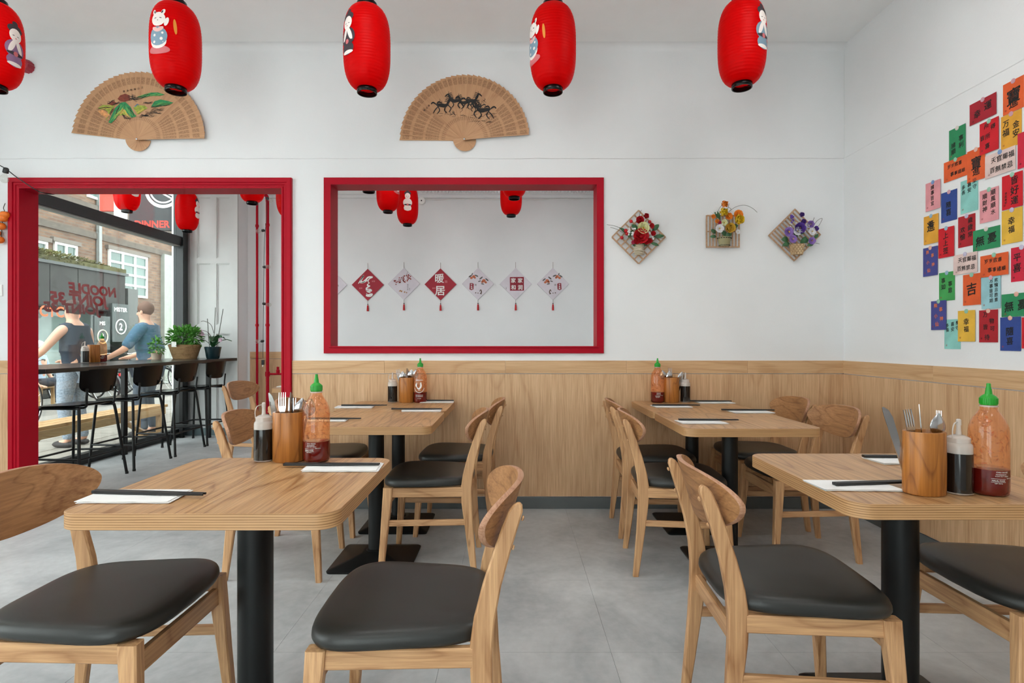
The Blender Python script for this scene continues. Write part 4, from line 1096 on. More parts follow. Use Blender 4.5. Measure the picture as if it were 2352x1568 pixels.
def ornament(c, half, rot, style, label, pot, flow, leaves, sprays, berries, potc):
    """flow: (px, py, radius px, colour, petals, cup); every position is a photo pixel around the trellis centre c"""
    o = thing('flower_trellis', label, 'wall ornament', px(c[0], c[1], YB-.008), group='flower ornaments on the back wall')
    k = YB/F; h = half*k
    mxr = Matrix.Rotation(-rot, 4, 'Y')
    def Q(x, y, d=.03): return ((x-c[0])*k, -d, (c[1]-y)*k)
    bars = []
    n = 7 if style == 'grid' else 11
    for i in range(n):
        t = -h+2*h*i/(n-1)
        bars.append(((t, -.010, 0), (.0095, .005, 2*h)))
    if style == 'grid':
        for i in range(n): bars.append(((0, -.0155, -h+2*h*i/(n-1)), (2*h, .005, .0095)))
    else:
        for t in (-h+.004, h-.004): bars.append(((0, -.0155, t), (2*h, .006, .009)))
        bars.append(((0, -.006, 0), (2*h, .003, .008)))
    for cc, dd in bars: MB().box(cc, dd, mxr).build('slat', BAM, o)
    # pot
    x0, x1, y0, y1 = pot; cxp = (x0+x1)/2; hw = (x1-x0)/2*k; hh = (y1-y0)*k; base = Q(cxp, y1, .022)
    g = MB(); L = []
    for u in range(7):
        rr = hw*(.72+.28*u/6); L.append([(base[0]+rr*math.cos(a), base[1]-max(0, rr*.9*math.sin(a)), base[2]+hh*u/6) for a in [PI*j/14 for j in range(15)]]+[(base[0]-rr*.9, base[1]+.004, base[2]+hh*u/6)])
    p_ = g.build('pot', potc, o, smooth=40) if not g.loops(L) else g.build('pot', potc, o, smooth=40)
    for u in (0, .97): MB().tube([(base[0]+hw*(.73+.28*u)*math.cos(a), base[1]-hw*(.68+.25*u)*math.sin(a), base[2]+hh*u) for a in [PI*j/12 for j in range(13)]], .0035, 6).build('pot_rim', potc, p_, smooth=60)
    if style == 'pebble':
        rnd = random.Random(8)
        pb = MB().ball((0,0,0), (.0085,.004,.0075), 8, 4).mesh('pebble', pm('pebble_cream', (206,178,140), .6, var=.2), 60)
        for r_ in range(5):
            for j in range(6):
                a = PI*(.12+.76*(j+.5*(r_ % 2))/5.5); u = (r_+.5)/5; rr = hw*(.73+.27*u)
                q_ = link('pebble', pb, p_); q_.location = (base[0]+rr*math.cos(a), base[1]-rr*.92*math.sin(a), base[2]+hh*u); q_.rotation_euler = (0, rnd.uniform(-1,1), a-PI/2)
    if style == 'grid':
        rnd = random.Random(8); w = MB()
        for j in range(9):
            z0 = base[2]+hh*rnd.uniform(.02,.95); z1 = base[2]+hh*rnd.uniform(.02,.95)
            w.tube([(base[0]+hw*(.95)*math.cos(a), base[1]-hw*.93*math.sin(a)-.002, z0+(z1-z0)*a/PI) for a in [PI*i/10 for i in range(11)]], .0022, 5)
        q_ = w.build('twine_wrap', pm('twine', (206,196,176), .8), p_, smooth=60); q_['kind'] = 'stuff'
    if style == 'beads':
        w = MB()
        for u in (.04, .9):
            for j in range(9):
                a = PI*(j+.5)/9; rr = hw*(.76+.28*u); w.box((base[0]+rr*math.cos(a), base[1]-rr*.92*math.sin(a), base[2]+hh*u), (.007,.004,.006))
        q_ = w.build('bead_band', M['ink'], p_); q_['kind'] = 'stuff'
    for i, (x, y, r_, colr, np_, cup_) in enumerate(flow):
        b = MB(); petal_flower(b, Q(x, y, .05+.004*(i % 3)), r_*k*1.15, np_, cup_, 3, i)
        q_ = b.build('flower', FM[colr], o, smooth=60)
        MB().ball(Q(x, y, .056+.004*(i % 3)), r_*k*.25, 8, 5).build('flower_centre', FM['gold' if colr != 'red' else 'red'], q_, smooth=60)
    for (xa, ya, xb, yb, w_) in leaves:
        b = MB(); leaf_blade(b, Q(xa, ya, .032), Q(xb, yb, .040), w_*k); b.build('leaf', M['darkleaf'], o, smooth=60)
    for j, pts in enumerate(sprays):
        MB().tube(catmull([Q(x, y, .034) for x, y in pts], 5), .0014, 5).build('stem', pm('dry_stem', (92,92,78)), o, smooth=60)
    for (x, y, r_, colr) in berries: MB().ball(Q(x, y, .052), r_*k, 8, 5).build('berry', FM[colr], o, smooth=60)
rnd = random.Random(11)
CRM = lambda n, x0, x1, y0, y1, r, c: [(rnd.uniform(x0,x1), rnd.uniform(y0,y1), r, c) for _ in range(n)]
ornament((1466, 545), 43, PI/4, 'grid', 'diamond trellis with red roses and one cream rose in a twine-wrapped pot', (1453, 1478, 564, 586),
  [(1467,546,17,'red',7,.5), (1472,528,14,'cream',6,.6), (1479,501,8,'red',5,1.0), (1465,510,10,'red',6,.7), (1492,522,6,'red',5,.7), (1458,557,8,'red',6,.6), (1480,557,8,'red',6,.6), (1450,560,5,'pink',5,.7), (1495,540,6,'red',5,.6), (1488,556,6,'red',5,.6)],
  [(1495,532,1510,518,6), (1498,546,1522,544,5), (1492,560,1510,566,4), (1440,540,1420,525,4), (1462,532,1448,518,6), (1480,516,1470,530,6), (1452,530,1440,548,5), (1484,566,1470,558,5), (1462,566,1448,560,6)],
  [[(1438,540),(1420,525),(1405,520),(1392,518)], [(1436,542),(1418,530),(1400,524)], [(1492,548),(1512,550),(1524,547)], [(1466,500),(1468,490),(1471,485)]],
  CRM(16, 1438, 1462, 528, 545, 2.4, 'white')+CRM(9, 1484, 1496, 536, 552, 2.4, 'white')+[(1446,512,4,'red'),(1434,533,4.5,'red'),(1425,549,4,'red'),(1488,513,4,'red'),(1494,525,4,'red'),(1436,540,4,'red')]+CRM(6, 1466, 1471, 506, 520, 1.6, 'white')+CRM(6, 1494, 1508, 512, 516, 1.4, 'white'),
  pm('pot_twine', (186,172,146), .8))
ornament((1659, 532), 37, 0, 'beads', 'square trellis with yellow tulip and orange blossoms, between the two diamond trellises', (1645, 1676, 547, 566),
  [(1654,492,13,'yellow',5,1.15), (1656,474,11,'orange',5,1.2), (1688,510,14,'yellow',6,1.05), (1688,497,10,'orange',8,.4), (1668,528,13,'gold',6,.8), (1645,529,9,'white',5,.4), (1667,501,8,'orange',6,.5), (1645,515,5,'pink',5,.8), (1631,502,5,'orange',5,.5), (1657,515,7,'cream',6,.4), (1640,512,5,'orange',5,.5), (1687,536,5,'white',5,.4)],
  [(1642,545,1625,546,4), (1640,538,1628,530,5), (1660,545,1676,538,6), (1664,543,1652,534,6), (1648,505,1636,490,4), (1650,508,1642,488,3), (1655,524,1646,516,5), (1676,524,1690,520,5)],
  [[(1668,490),(1685,478),(1705,474),(1722,480),(1734,490)], [(1660,500),(1668,480),(1670,470)], [(1640,500),(1652,476),(1668,478),(1676,484)]],
  CRM(10, 1650, 1662, 516, 524, 2, 'white')+CRM(6, 1624, 1640, 491, 496, 1.4, 'white'), pm('pot_sage', (150,142,104), .5))
ornament((1823, 540), 42, PI/4, 'pebble', 'diamond trellis with purple flowers in a pebble-covered pot, nearest the corner', (1808, 1842, 563, 586),
  [(1803,536,10,'lilac',9,.3), (1826,528,13,'purple',6,.6), (1830,498,7,'purple',5,1.0), (1835,513,7,'purple',5,.9), (1851,519,8,'lilac',6,.5), (1821,535,9,'white',5,.4), (1846,521,6,'white',5,.4), (1855,535,8,'white',5,.4), (1863,529,6,'purple',5,.6), (1855,556,8,'lilac',5,.4), (1812,552,8,'lilac',12,.2)],
  [(1808,560,1790,566,6), (1805,552,1788,552,7), (1832,562,1845,545,6), (1820,560,1812,548,7), (1836,558,1850,552,6), (1848,566,1862,560,5), (1815,545,1800,540,5), (1862,550,1872,540,4), (1830,540,1842,530,5), (1826,548,1816,538,5)],
  [[(1858,528),(1870,510),(1882,504),(1876,518),(1866,530)], [(1856,524),(1862,508),(1864,502)], [(1813,530),(1812,512),(1810,498)], [(1852,562),(1866,560),(1876,562)]],
  CRM(8, 1838, 1852, 524, 536, 1.8, 'white')+CRM(6, 1806, 1812, 514, 528, 1.5, 'white')+CRM(10, 1808, 1814, 498, 516, 2.2, 'purple')+CRM(5, 1820, 1828, 506, 520, 1.4, 'white'), pm('pot_tan', (168,138,102), .7))

# ------------------------------------------------------------------ calligraphy cards on the right wall
CC = dict(orange=(222,92,40), crimson=(164,24,40), green=(40,136,88), red=(204,18,34), yellow=(222,160,50), gold=(226,178,62), palepink=(222,196,190), pink=(224,150,156), blue=(44,70,142), teal=(138,200,192), rose=(206,30,60), darkred=(170,24,36), indigo=(66,70,140), sky=(150,196,204), grass=(64,158,82))
CNAME = dict(orange='orange', crimson='crimson', green='green', red='red', yellow='amber', gold='yellow', palepink='pale pink', pink='pink', blue='blue', teal='turquoise', rose='rose red', darkred='dark red', indigo='indigo', sky='light blue', grass='bright green')
def paper(name, c):
    m, t, b = nt(name); b.inputs['Roughness'].default_value = .75
    tc = nd(t, 'ShaderNodeTexCoord'); n1 = nd(t, 'ShaderNodeTexNoise', i_Scale=14.0, i_Detail=3.0); n2 = nd(t, 'ShaderNodeTexVoronoi', i_Scale=70.0)
    for n in (n1, n2): t.links.new(tc.outputs['Object'], n.inputs['Vector'])
    L = lin(c); r = ramp(t, [(.3, tuple(v*.9 for v in L[:3])+(1,)), (.7, tuple(min(1, v*1.1) for v in L[:3])+(1,))]); t.links.new(n1.outputs['Fac'], r.inputs['Fac'])
    r2 = ramp(t, [(0, (.35,.35,.35,1)), (.10, (.2,.2,.2,1)), (.13, (0,0,0,1))]); t.links.new(n2.outputs['Distance'], r2.inputs['Fac'])
    mx = nd(t, 'ShaderNodeMix', data_type='RGBA'); t.links.new(r2.outputs['Color'], mx.inputs[0]); t.links.new(r.outputs['Color'], mx.inputs[6]); mx.inputs[7].default_value = lin(tuple(min(255, v+50) for v in c))
    t.links.new(mx.outputs[2], b.inputs['Base Color']); return m
CM = {k: paper('card_'+k, v) for k, v in CC.items()}
DOT = [(206,156,168), (196,190,214), (150,196,172), (120,150,196), (228,176,160), (214,204,196), (148,180,200)]
ncard = [0]
def card(col, xl, ytl, ybl, text, desc, land=False, tcol='ink', dot=0, tilt=0, w=None, h=None):
    """xl = left edge pixel, ytl/ybl = top and bottom pixel of that edge; text: (u, v, size, chars, vertical?)"""
    Yl = XR*F/(xl-CX); zt, zb = CH+(CY-ytl)*Yl/F, CH+(CY-ybl)*Yl/F
    h_ = h or (zt-zb); w_ = w or (.155 if land else .107)
    ncard[0] += 1; i = ncard[0]; off = .0016+.0009*(i % 6)
    o = thing('calligraphy_card', desc, 'card', (XR-off, Yl-w_/2, (zt+zb)/2), group='calligraphy cards on the right wall')
    # local frame: u toward the viewer's right (-y), v up, facing -x
    mx = Matrix.Rotation(math.radians(tilt), 4, 'X')
    b = MB(); b.box((0,0,0), (.0006, w_, h_), mx); b.build('paper', CM[col], o)
    b = MB(); fm = mx @ frame_mx((-.0007,0,0), (0,-1,0), (0,0,1)); bold = .030
    for u, v, s_, st, vert in text:
        for k, ch in enumerate(st):
            vv, ff = text_geo(ch, s_, bold)
            cx_, cy_ = (u*w_, v*h_-k*s_*1.12) if vert else (u*w_+(k-(len(st)-1)/2)*s_*1.05, v*h_)
            sl = .10+.05*math.sin(i*3+k*5); kk = 1+.06*math.sin(i*2+k*3)
            b.add([(p[0]*kk+cx_, (p[1]+p[0]*sl)*kk+cy_, p[2]) for p in vv], ff, fm)
    b.build('brush_writing', M['ink'] if tcol == 'ink' else pm('orange_ink', (226,122,70)), o)
    b = MB(); vv, ff = text_geo('印', .010, .03); b.add([(p[0]-w_*.36, p[1]-h_*.38, p[2]) for p in vv], ff, fm); b.build('seal_print', pm('seal_red', (150,50,40)) if col not in ('red','crimson','rose','darkred') else M['ink'], o)
    if dot is not None:
        c = DOT[dot % 7]
        MB().lathe([(.0115,0), (.0115,.0012), (.010,.002)], 20, mx=mx @ Matrix.Translation((-.0004, 0, h_/2-.004)) @ Matrix.Rotation(-PI/2, 4, 'Y')).build('round_sticker', pm(f'sticker_pastel_{dot % 7}', c), o, smooth=40)
V, H_ = True, False
card('orange', 2305, 196, 267, [(.02,.0,.072,'寶',H_), (.02,-.22,.045,'進',H_)], 'orange card with one large compound character at the top right of the cluster', dot=0)
card('crimson', 2228.7, 242, 290, [(-.2,-.1,.044,'幸',H_), (.2,.08,.046,'運',H_)], 'crimson landscape card, the highest card left of the frame edge', True, dot=0)
card('green', 2181.7, 301, 370, [(.24,.1,.032,'事利',V), (-.22,-.04,.030,'諸順',V)], 'upright green card, topmost on the left slope of the cluster', dot=5)
card('gold', 2202.5, 714, 784, [(.0,.14,.034,'幸福',V)], 'yellow two-character card low in the cluster, left of a dark red one', dot=2)
card('red', 2253, 286, 358, [(-.12,.36,.028,'所',V), (.22,.26,.028,'得',V), (-.2,.02,.028,'皆所',H_), (-.08,-.28,.030,'喜',V)], 'red card below the crimson landscape card', dot=2)
card('yellow', 2300, 270, 347, [(-.25,.24,.036,'万福',V), (.24,.12,.036,'金安',V)], 'amber four-character card below the top orange one', dot=0)
card('orange', 2169, 375, 421, [(-.03,.22,.023,'岁岁欢喜',H_), (.1,-.2,.023,'事事诸顺',H_)], 'orange landscape card with two lines, in the upper left of the cluster', True, dot=2)
card('orange', 2223, 349.6, 422, [(.02,.06,.066,'寶',H_), (.02,-.2,.045,'進',H_)], 'orange card with one compound character beside the two-line landscape card', dot=4)
card('palepink', 2264.6, 360, 412, [(.08,.2,.030,'天官賜福',H_), (.04,-.22,.030,'百無禁忌',H_)], 'pale pink landscape card under the amber one', True, dot=3, w=.165)
card('rose', 2340, 308, 389, [(.1,.2,.034,'喜樂',V)], 'rose red card cut by the frame beside the amber card', dot=None)
card('pink', 2128.5, 423, 487, [(-.02,.30,.026,'諸事皆宜',V)], 'narrow pink card with one column, leftmost of its row', dot=3)
card('blue', 2162.5, 445, 513, [(-.02,.06,.036,'隨喜',V)], 'blue two-character card in the upper half of the cluster', dot=0)
card('teal', 2207.5, 418, 492.5, [(-.32,.30,.024,'多長',V), (.02,.34,.026,'喜安',V), (.32,.40,.026,'樂守',V)], 'turquoise card tucked under the orange compound character', dot=None)
card('pink', 2252, 440, 514, [(.22,.36,.028,'順風順水',V), (-.22,.30,.028,'順財神',V)], 'wide pink card with two columns', dot=2)
card('red', 2303.5, 406.5, 484, [(.12,.30,.042,'皆好運',V), (-.3,-.02,.013,'如此甚好',V)], 'red three-character card at the right, above a yellow one', dot=2)
card('yellow', 2124, 499, 563, [(.0,.10,.056,'進',H_), (.0,.18,.04,'萬',H_)], 'amber card with one compound character on the left fringe', dot=6)
card('red', 2158, 527, 594, [(-.02,.24,.036,'上上签',V)], 'red three-character card on the left, between amber and dark red cards', dot=6)
card('darkred', 2201.5, 499.6, 570, [(.22,.32,.032,'歲歲常',V), (-.22,.06,.032,'欢愉',V)], 'dark red two-column card in the middle of the cluster', dot=1)
card('green', 2236, 531, 578.6, [(-.22,-.05,.052,'無',H_), (.22,.0,.052,'憂',H_)], 'green landscape card in the middle, overlapping the dark red one', True, dot=5)
card('gold', 2302.5, 486, 562.6, [(-.02,.16,.036,'幸福',V)], 'yellow two-character card under the red three-character one', dot=1)
card('indigo', 2122, 571, 636, [(-.18,.34,.024,'無',V), (.16,.2,.024,'事',V), (-.16,-.02,.024,'小',V), (.2,-.12,.024,'神',V), (-.1,-.3,.026,'仙',V)], 'indigo card with orange writing, the upper of two', dot=4, tcol='o')
card('palepink', 2192, 587, 632, [(.08,.2,.027,'天官賜福',H_), (.04,-.22,.027,'百無禁忌',H_)], 'pale pink landscape card in the lower left half', True, dot=1, w=.150)
card('orange', 2254.5, 589, 638, [(-.03,.22,.024,'岁岁欢喜',H_), (.1,-.2,.024,'事事诸顺',H_)], 'orange landscape card with two lines, in the lower half of the cluster', True, dot=2)
card('rose', 2323, 570, 648, [(-.2,.2,.042,'平喜',V), (.3,.2,.042,'安樂',V)], 'rose red four-character card cut by the frame, below the yellow one', dot=1)
card('grass', 2158, 627.5, 692, [(-.22,.22,.030,'事如',V), (.22,.08,.030,'事意',V)], 'bright green four-character card on the left fringe', dot=6)
card('orange', 2213.5, 632, 702, [(.0,.02,.062,'吉',H_)], 'orange card with the single character for luck', dot=2)
card('sky', 2256.5, 638, 710, [(.28,.38,.021,'欢愉且胜意',V), (.02,.36,.021,'万事皆可期',V)], 'light blue card with two narrow columns', dot=0)
card('green', 2303, 676.5, 728, [(-.24,-.05,.052,'無',H_), (.2,.0,.052,'憂',H_)], 'green landscape card at the lower right, cut by the frame', True, dot=4)
card('indigo', 2141, 692, 757.7, [(-.18,.34,.024,'無',V), (.16,.2,.024,'事',V), (-.16,-.02,.024,'小',V), (.2,-.12,.024,'神',V), (-.1,-.3,.026,'仙',V)], 'indigo card with orange writing, the lower of two', dot=2, tcol='o')
card('teal', 2170, 734, 801, [(-.3,.30,.022,'多長',V), (.02,.34,.024,'喜安',V), (.32,.38,.024,'樂守',V)], 'turquoise card at the bottom of the cluster', dot=None)
card('darkred', 2250, 713, 786, [(-.16,.36,.030,'万',V), (.18,.16,.030,'物',V), (-.14,-.02,.030,'皆',V), (.22,-.08,.028,'可',V), (-.06,-.34,.032,'待',V)], 'dark red five-character card at the bottom of the cluster', dot=4)
card('blue', 2299, 729, 805, [(-.02,.08,.040,'隨喜',V)], 'blue two-character card at the bottom right', dot=4)
card('red', 2349, 729, 800, [(.0,.2,.034,'喜樂',V)], 'red card sliver at the lower right frame edge', dot=None)

# ------------------------------------------------------------------ odds and ends on the back wall
o = thing('wall_sounder', 'small red fluted round fitting on the wall beside the corner lantern', 'alarm', px(66, 155, YB-.007))
b = MB(); n = 40
b.loops([[(r_*(1+.05*math.cos(12*2*PI*j/n))*math.cos(2*PI*j/n), -y_, r_*(1+.05*math.cos(12*2*PI*j/n))*math.sin(2*PI*j/n)) for j in range(n)] for r_, y_ in ((.042,0), (.044,.02), (.038,.05), (.022,.06))])
b.build('body', pm('alarm_red', (158,20,44), .4), o, smooth=40)
MB().lathe([(.018,0), (.018,.012), (.010,.016)], 16, mx=Matrix.Translation((0,-.058,0)) @ Matrix.Rotation(PI/2, 4, 'X')).build('lens', pm('alarm_dark', (110,14,34), .2), o, smooth=40)
o = thing('light_switch', 'white switch plate on the wall at the left edge of the photo', 'switch', px(-6, 667, YB))
MB().box((0,-.005,0), (.08,.010,.08)).build('plate', M['white'], o, bevel=.003); MB().box((0,-.012,0), (.04,.006,.05)).build('rocker', M['white'], o, bevel=.002)
# hanging persimmons
o = thing('persimmon_garland', 'string of orange persimmons hanging left of the doorway', 'garland', px(5, 520, YB-.03))
def Qp(x, y, d=0): return ((x-5)*SC, -d, (520-y)*SC)
MB().tube(catmull([Qp(12,467), Qp(8,478), Qp(12,490), Qp(6,505), Qp(4,530), Qp(2,556)], 5), .0022, 6).build('twig', pm('dark_twig', (70,58,44)), o, smooth=60)
for x, y in ((10,502), (14,494), (5,520), (2,551), (-8,512), (-6,536)):
    f = thing('persimmon', None, None); f.parent = o; f.location = Qp(x, y, .01)
    MB().lathe([(.004,-.024), (.018,-.022), (.028,-.008), (.029,.004), (.022,.018), (.008,.022)], 18).build('fruit', pm('persimmon_skin', (232,118,34), .35, var=.12, scale=30), f, smooth=60)
    b = MB()
    for k in range(4):
        a = k*PI/2+.4; b.add([(0,0,.023), (.014*math.cos(a-.5), .014*math.sin(a-.5), .022), (.024*math.cos(a), .024*math.sin(a), .021), (.014*math.cos(a+.5), .014*math.sin(a+.5), .022)], [(0,1,2,3)])
    b.build('calyx', pm('calyx_brown', (92,84,50)), f)
# festoon light cables
def festoon(name, label, pts, bulbs, r=.0035, hang_dir=(0,0,-1)):
    o = thing(name, label, 'string lights', pts[0]); p0 = Vector(pts[0])
    MB().tube(catmull([Vector(p)-p0 for p in pts], 6), r, 6).build('cable', M['stick'], o, smooth=60)
    for c, d in bulbs:
        c = Vector(c)-p0; d = Vector(d).normalized(); mx = Matrix.Translation(c) @ d.to_track_quat('Z', 'Y').to_matrix().to_4x4()
        h = thing('lamp_holder', None, None); h.parent = o
        MB().lathe([(.010,-.012), (.016,-.004), (.017,.022), (.014,.026)], 14, mx=mx).build('socket', M['stick'], h, smooth=40)
        MB().lathe([(.010,.026), (.013,.036), (.024,.055), (.026,.068), (.022,.082), (.010,.091), (.002,.093)], 16, mx=mx).build('bulb', M['bulb'], h, smooth=60)
    return o
M['bulb'] = clear('clear_bulb', (245,245,242), .9, .02, milk=.08)
P1 = [Vector((-4.095, 3.60, 2.62)), px(-60, 344, 3.70), px(-5, 377, 3.74), px(14, 388, 3.76), px(40, 408, 3.80), px(84, 437, 3.84), px(100, 443, 3.95), px(124, 446, 4.06), px(118, 440, 4.3)]
festoon('string_lights', 'black cable with a clear bulb at the top left corner of the doorway', P1, [(px(14, 389, 3.76), (-.2,0,-1))])
# the bottle on the left back table shows its front: white crest of a bird with lettering
for ob in [q_ for q_ in bpy.data.objects if q_.name.startswith('chilli') and abs(q_.location.x+.618) < .01]:
    if True:
        for ch in list(ob.children):
            if ch.name.startswith('label_print'): bpy.data.objects.remove(ch)
        g = MB(); Rw = .0452
        def wr(pts): return [(Rw*math.sin(x/Rw), -Rw*math.cos(x/Rw), z) for x, z in pts]
        def put2(body, size, cx, cz, bold=.02):
            v, f = text_geo(body, size, bold); g.add(wr([(p[0]+cx, p[1]+cz) for p in v]), f)
        put2('SRIRACHA', .0105, 0, .152); put2('HOT CHILI SAUCE', .0062, 0, .052); put2('是拉差香甜辣椒醬', .0062, 0, .043, 0); put2('NET 740 ML', .005, 0, .030)
        def strip(pts, w):
            P = catmull([(x, z, 0) for x, z in pts], 4); vs = []
            for i, p in enumerate(P):
                t_ = (P[min(i+1, len(P)-1)]-P[max(i-1, 0)]).normalized(); k = w*(.4+.6*math.sin(PI*(i+.5)/len(P))); vs += wr([(p.x-t_.y*k, p.y+t_.x*k), (p.x+t_.y*k, p.y-t_.x*k)])
            g.add(vs, [(2*i, 2*i+1, 2*i+3, 2*i+2) for i in range(len(P)-1)])
        strip([(-.016,.102), (-.004,.095), (.008,.103), (.012,.118), (.010,.128), (.014,.130)], .0055)
        for e_ in ((-.026,.126), (-.022,.132), (-.016,.134), (-.028,.116)): strip([(-.012,.102), ((-.012+e_[0])/2-.004, .112), e_], .0022)
        strip([(-.004,.094), (-.005,.084), (-.001,.083)], .0014); strip([(.004,.095), (.004,.084), (.008,.083)], .0014); strip([(.008,.130), (.011,.136), (.014,.131)], .002)
        for k in range(15):
            a = PI*(1.08+.84*k/14); c = (.034*math.cos(a), .104+.036*math.sin(a)); strip([(c[0]-.002, c[1]), (c[0], c[1]+.0015), (c[0]+.002, c[1])], .0022)
        q_ = g.build('label_print', M['white'], ob); q_['kind'] = 'stuff'
# ------------------------------------------------------------------ window counter, bar stools
o = thing('window_counter', 'long black bar counter along the shop window', 'counter', (0, 0, 0))
MB().bx(XL+.005, -3.40, 4.06, 6.895, .924, .958).build('worktop', pm('counter_black', (36,38,40), .22, var=.05), o, bevel=.003)
for x, y in ((-3.98, 4.25), (-3.98, 5.72), (-3.66, 6.72), (-3.98, 6.72)):
    MB().bx(x-.022, x+.022, y-.022, y+.022, .0, .924).build('leg', M['black'], o, bevel=.003)
MB().bx(-4.0, -3.96, 4.27, 6.70, .885, .924).build('support_rail', M['black'], o)
MB().bx(-3.98, -3.66, 6.70, 6.74, .895, .924).build('support_rail', M['black'], o)
def make_stool():
    """faces +x; origin on the floor under the seat"""
    r = thing('bar_stool', '', 'stool')
    b = MB(); L = []
    for k, z in ((.95,.628), (1.0,.632), (1.0,.640), (.96,.645)):
        L.append([(x*k, y*k, z+.012*(x/.2)**2*(1 if x < 0 else -.4)) for x, y in rrect(.40, .40, .09, 6)])
    L.append([(x*.5, y*.5, .640) for x, y in rrect(.40, .40, .09, 6)])
    b.loops(L); b.build('seat', M['blackgloss'], r, smooth=40)
    # moulded backrest: straight top, rounded lower corners, curved around the sitter
    def bp(u, t, off):
        wz = .725+.012+ (1-(1-abs(u)**3.2)**(1/2.2))*.075
        z = wz+(.932-wz)*t
        return (-.212+.035*u*u-.14*(z-.74)+off, .192*u*(1+.10*(z-.74)/.19), z)
    us = [math.sin(PI/2*(-1+2*i/18)) for i in range(19)]; b = MB()
    g = [[[bp(u, j/6, off) for j in range(7)] for u in us] for off in (0, .009)]
    for q in g: b.loops(q, closed=False, cap0=False, cap1=False)
    r0 = [c[0] for c in g[0]]+[c[-1] for c in reversed(g[0])]; r1 = [c[0] for c in g[1]]+[c[-1] for c in reversed(g[1])]
    b.loops([r0, r1], cap0=False, cap1=False); b.build('backrest', M['blackgloss'], r, smooth=50)
    for s in (-1, 1):
        # rear leg: from the floor up to the seat, bending under it toward the front
        MB().tube(catmull([(-.235, s*.268, 0), (-.205, s*.235, .30), (-.178, s*.200, .595), (-.160, s*.190, .622), (-.12, s*.185, .624), (.10, s*.180, .624), (.150, s*.182, .618), (.165, s*.186, .59), (.185, s*.205, .30), (.205, s*.225, 0)], 4), .0115, 8).build('leg_hoop', M['black'], r, smooth=60)
        MB().tube(catmull([(-.10, s*.150, .624), (-.175, s*.152, .626), (-.203, s*.155, .645), (-.206, s*.158, .70), (-.215, s*.16, .78)], 4), .009, 8).build('back_tube', M['black'], r, smooth=60)
        MB().tube([(-.212, s*.243, .225), (.190, s*.210, .225)], .009, 8).build('foot_rail', M['black'], r, smooth=60)
        for x, y in ((-.235, .268), (.205, .225)): MB().lathe([(.0135,0), (.0135,.02)], 10, (x, s*y, 0)).build('foot_cap', M['stick'], r)
    for x, y in ((-.212, .243), (.190, .210)): MB().tube([(x, -y, .225), (x, y, .225)], .009, 8).build('foot_rail', M['black'], r, smooth=60)
    return r
st = make_stool()
for y, w_ in ((4.63, 'nearest the doorway jamb'), (5.26, 'second from the doorway jamb'), (5.87, 'third from the doorway jamb'), (6.46, 'last in the row beside the white shutter')):
    place(st, USED, (-3.62, y, 0), PI, f'black bar stool at the window counter, {w_}', 'black bar stools')

# ------------------------------------------------------------------ plants on the counter
def leaf_cloud(rnd, c, R, n, size, flat=.8):
    b = MB()
    for i in range(n):
        while True:
            v = Vector((rnd.uniform(-1,1), rnd.uniform(-1,1), rnd.uniform(-.6,1)))
            if .35 < v.length < 1: break
        p = Vector((c[0]+v.x*R[0], c[1]+v.y*R[1], c[2]+v.z*R[2]))
        d = (v+Vector((rnd.uniform(-.6,.6), rnd.uniform(-.6,.6), rnd.uniform(-.5,.4)))).normalized(); s_ = d.cross(Vector((rnd.uniform(-.3,.3), rnd.uniform(-.3,.3), 1))).normalized(); nn = s_.cross(d)
        l = size*rnd.uniform(.7, 1.2); w_ = l*.32
        b.add([p, p+d*l*.35+s_*w_+nn*.15*w_, p+d*l*.75+s_*w_*.75, p+d*l-nn*.1*l, p+d*l*.75-s_*w_*.75, p+d*l*.35-s_*w_+nn*.15*w_, p+d*l*.5-nn*.12*l], [(0,1,6), (1,2,6), (2,3,6), (3,4,6), (4,5,6), (5,0,6)])
    return b
rnd = random.Random(21)
o = thing('potted_shrub', 'bushy green plant in a wide seagrass basket on the window counter', 'potted plant', (-3.815, 6.50, .9585))
b = MB(); n = 40; L = []
for i in range(49):
    u = i/48; rr = .125+.055*u+.0035*abs(math.sin(PI*12*u)); L.append([(rr*1.0*math.cos(2*PI*j/n), rr*.8*math.sin(2*PI*j/n), .165*u) for j in range(n)])
L.append([(p[0]*.9, p[1]*.9, .16) for p in L[-1]]); L.append([(p[0]*.85, p[1]*.85, .12) for p in L[-3]])
b.loops(L); b.build('basket', M['wicker'], o, smooth=40)
b = leaf_cloud(rnd, (0,0,.24), (.19,.15,.14), 520, .052); q = b.build('foliage', M['leaf'], o); q['kind'] = 'stuff'
for k in range(7):
    a = k*.9; MB().tube([(.03*math.cos(a), .03*math.sin(a), .12), (.10*math.cos(a), .08*math.sin(a), .30)], .003, 5).build('stem', pm('plant_stem', (92,100,56)), o)
MB().box((-.03,-.145,.185), (.055,.002,.06), Matrix.Rotation(.1, 4, 'X')).build('price_tag', M['white'], o)
o = thing('small_succulent_pot', 'faint leafy plant beside the glass left of the seagrass basket', 'potted plant', (-4.02, 6.30, .9585))
MB().lathe([(.045,0), (.055,.07), (.05,.072), (.045,.06)], 20).build('pot', pm('clay_pale', (176,160,140)), o, smooth=40)
q = leaf_cloud(rnd, (0,0,.14), (.06,.09,.10), 120, .04).build('foliage', M['leaf'], o); q['kind'] = 'stuff'
o = thing('orchid_pot', 'orchid with thin stakes in a dark glazed pot at the end of the counter', 'potted plant', (-3.515, 6.55, .9585))
MB().lathe([(.062,0), (.070,.01), (.085,.10), (.092,.135), (.088,.14), (.080,.135), (.076,.10)], 28).build('pot', pm('dark_teal_glaze', (22,44,50), .15, var=.1), o, smooth=40)
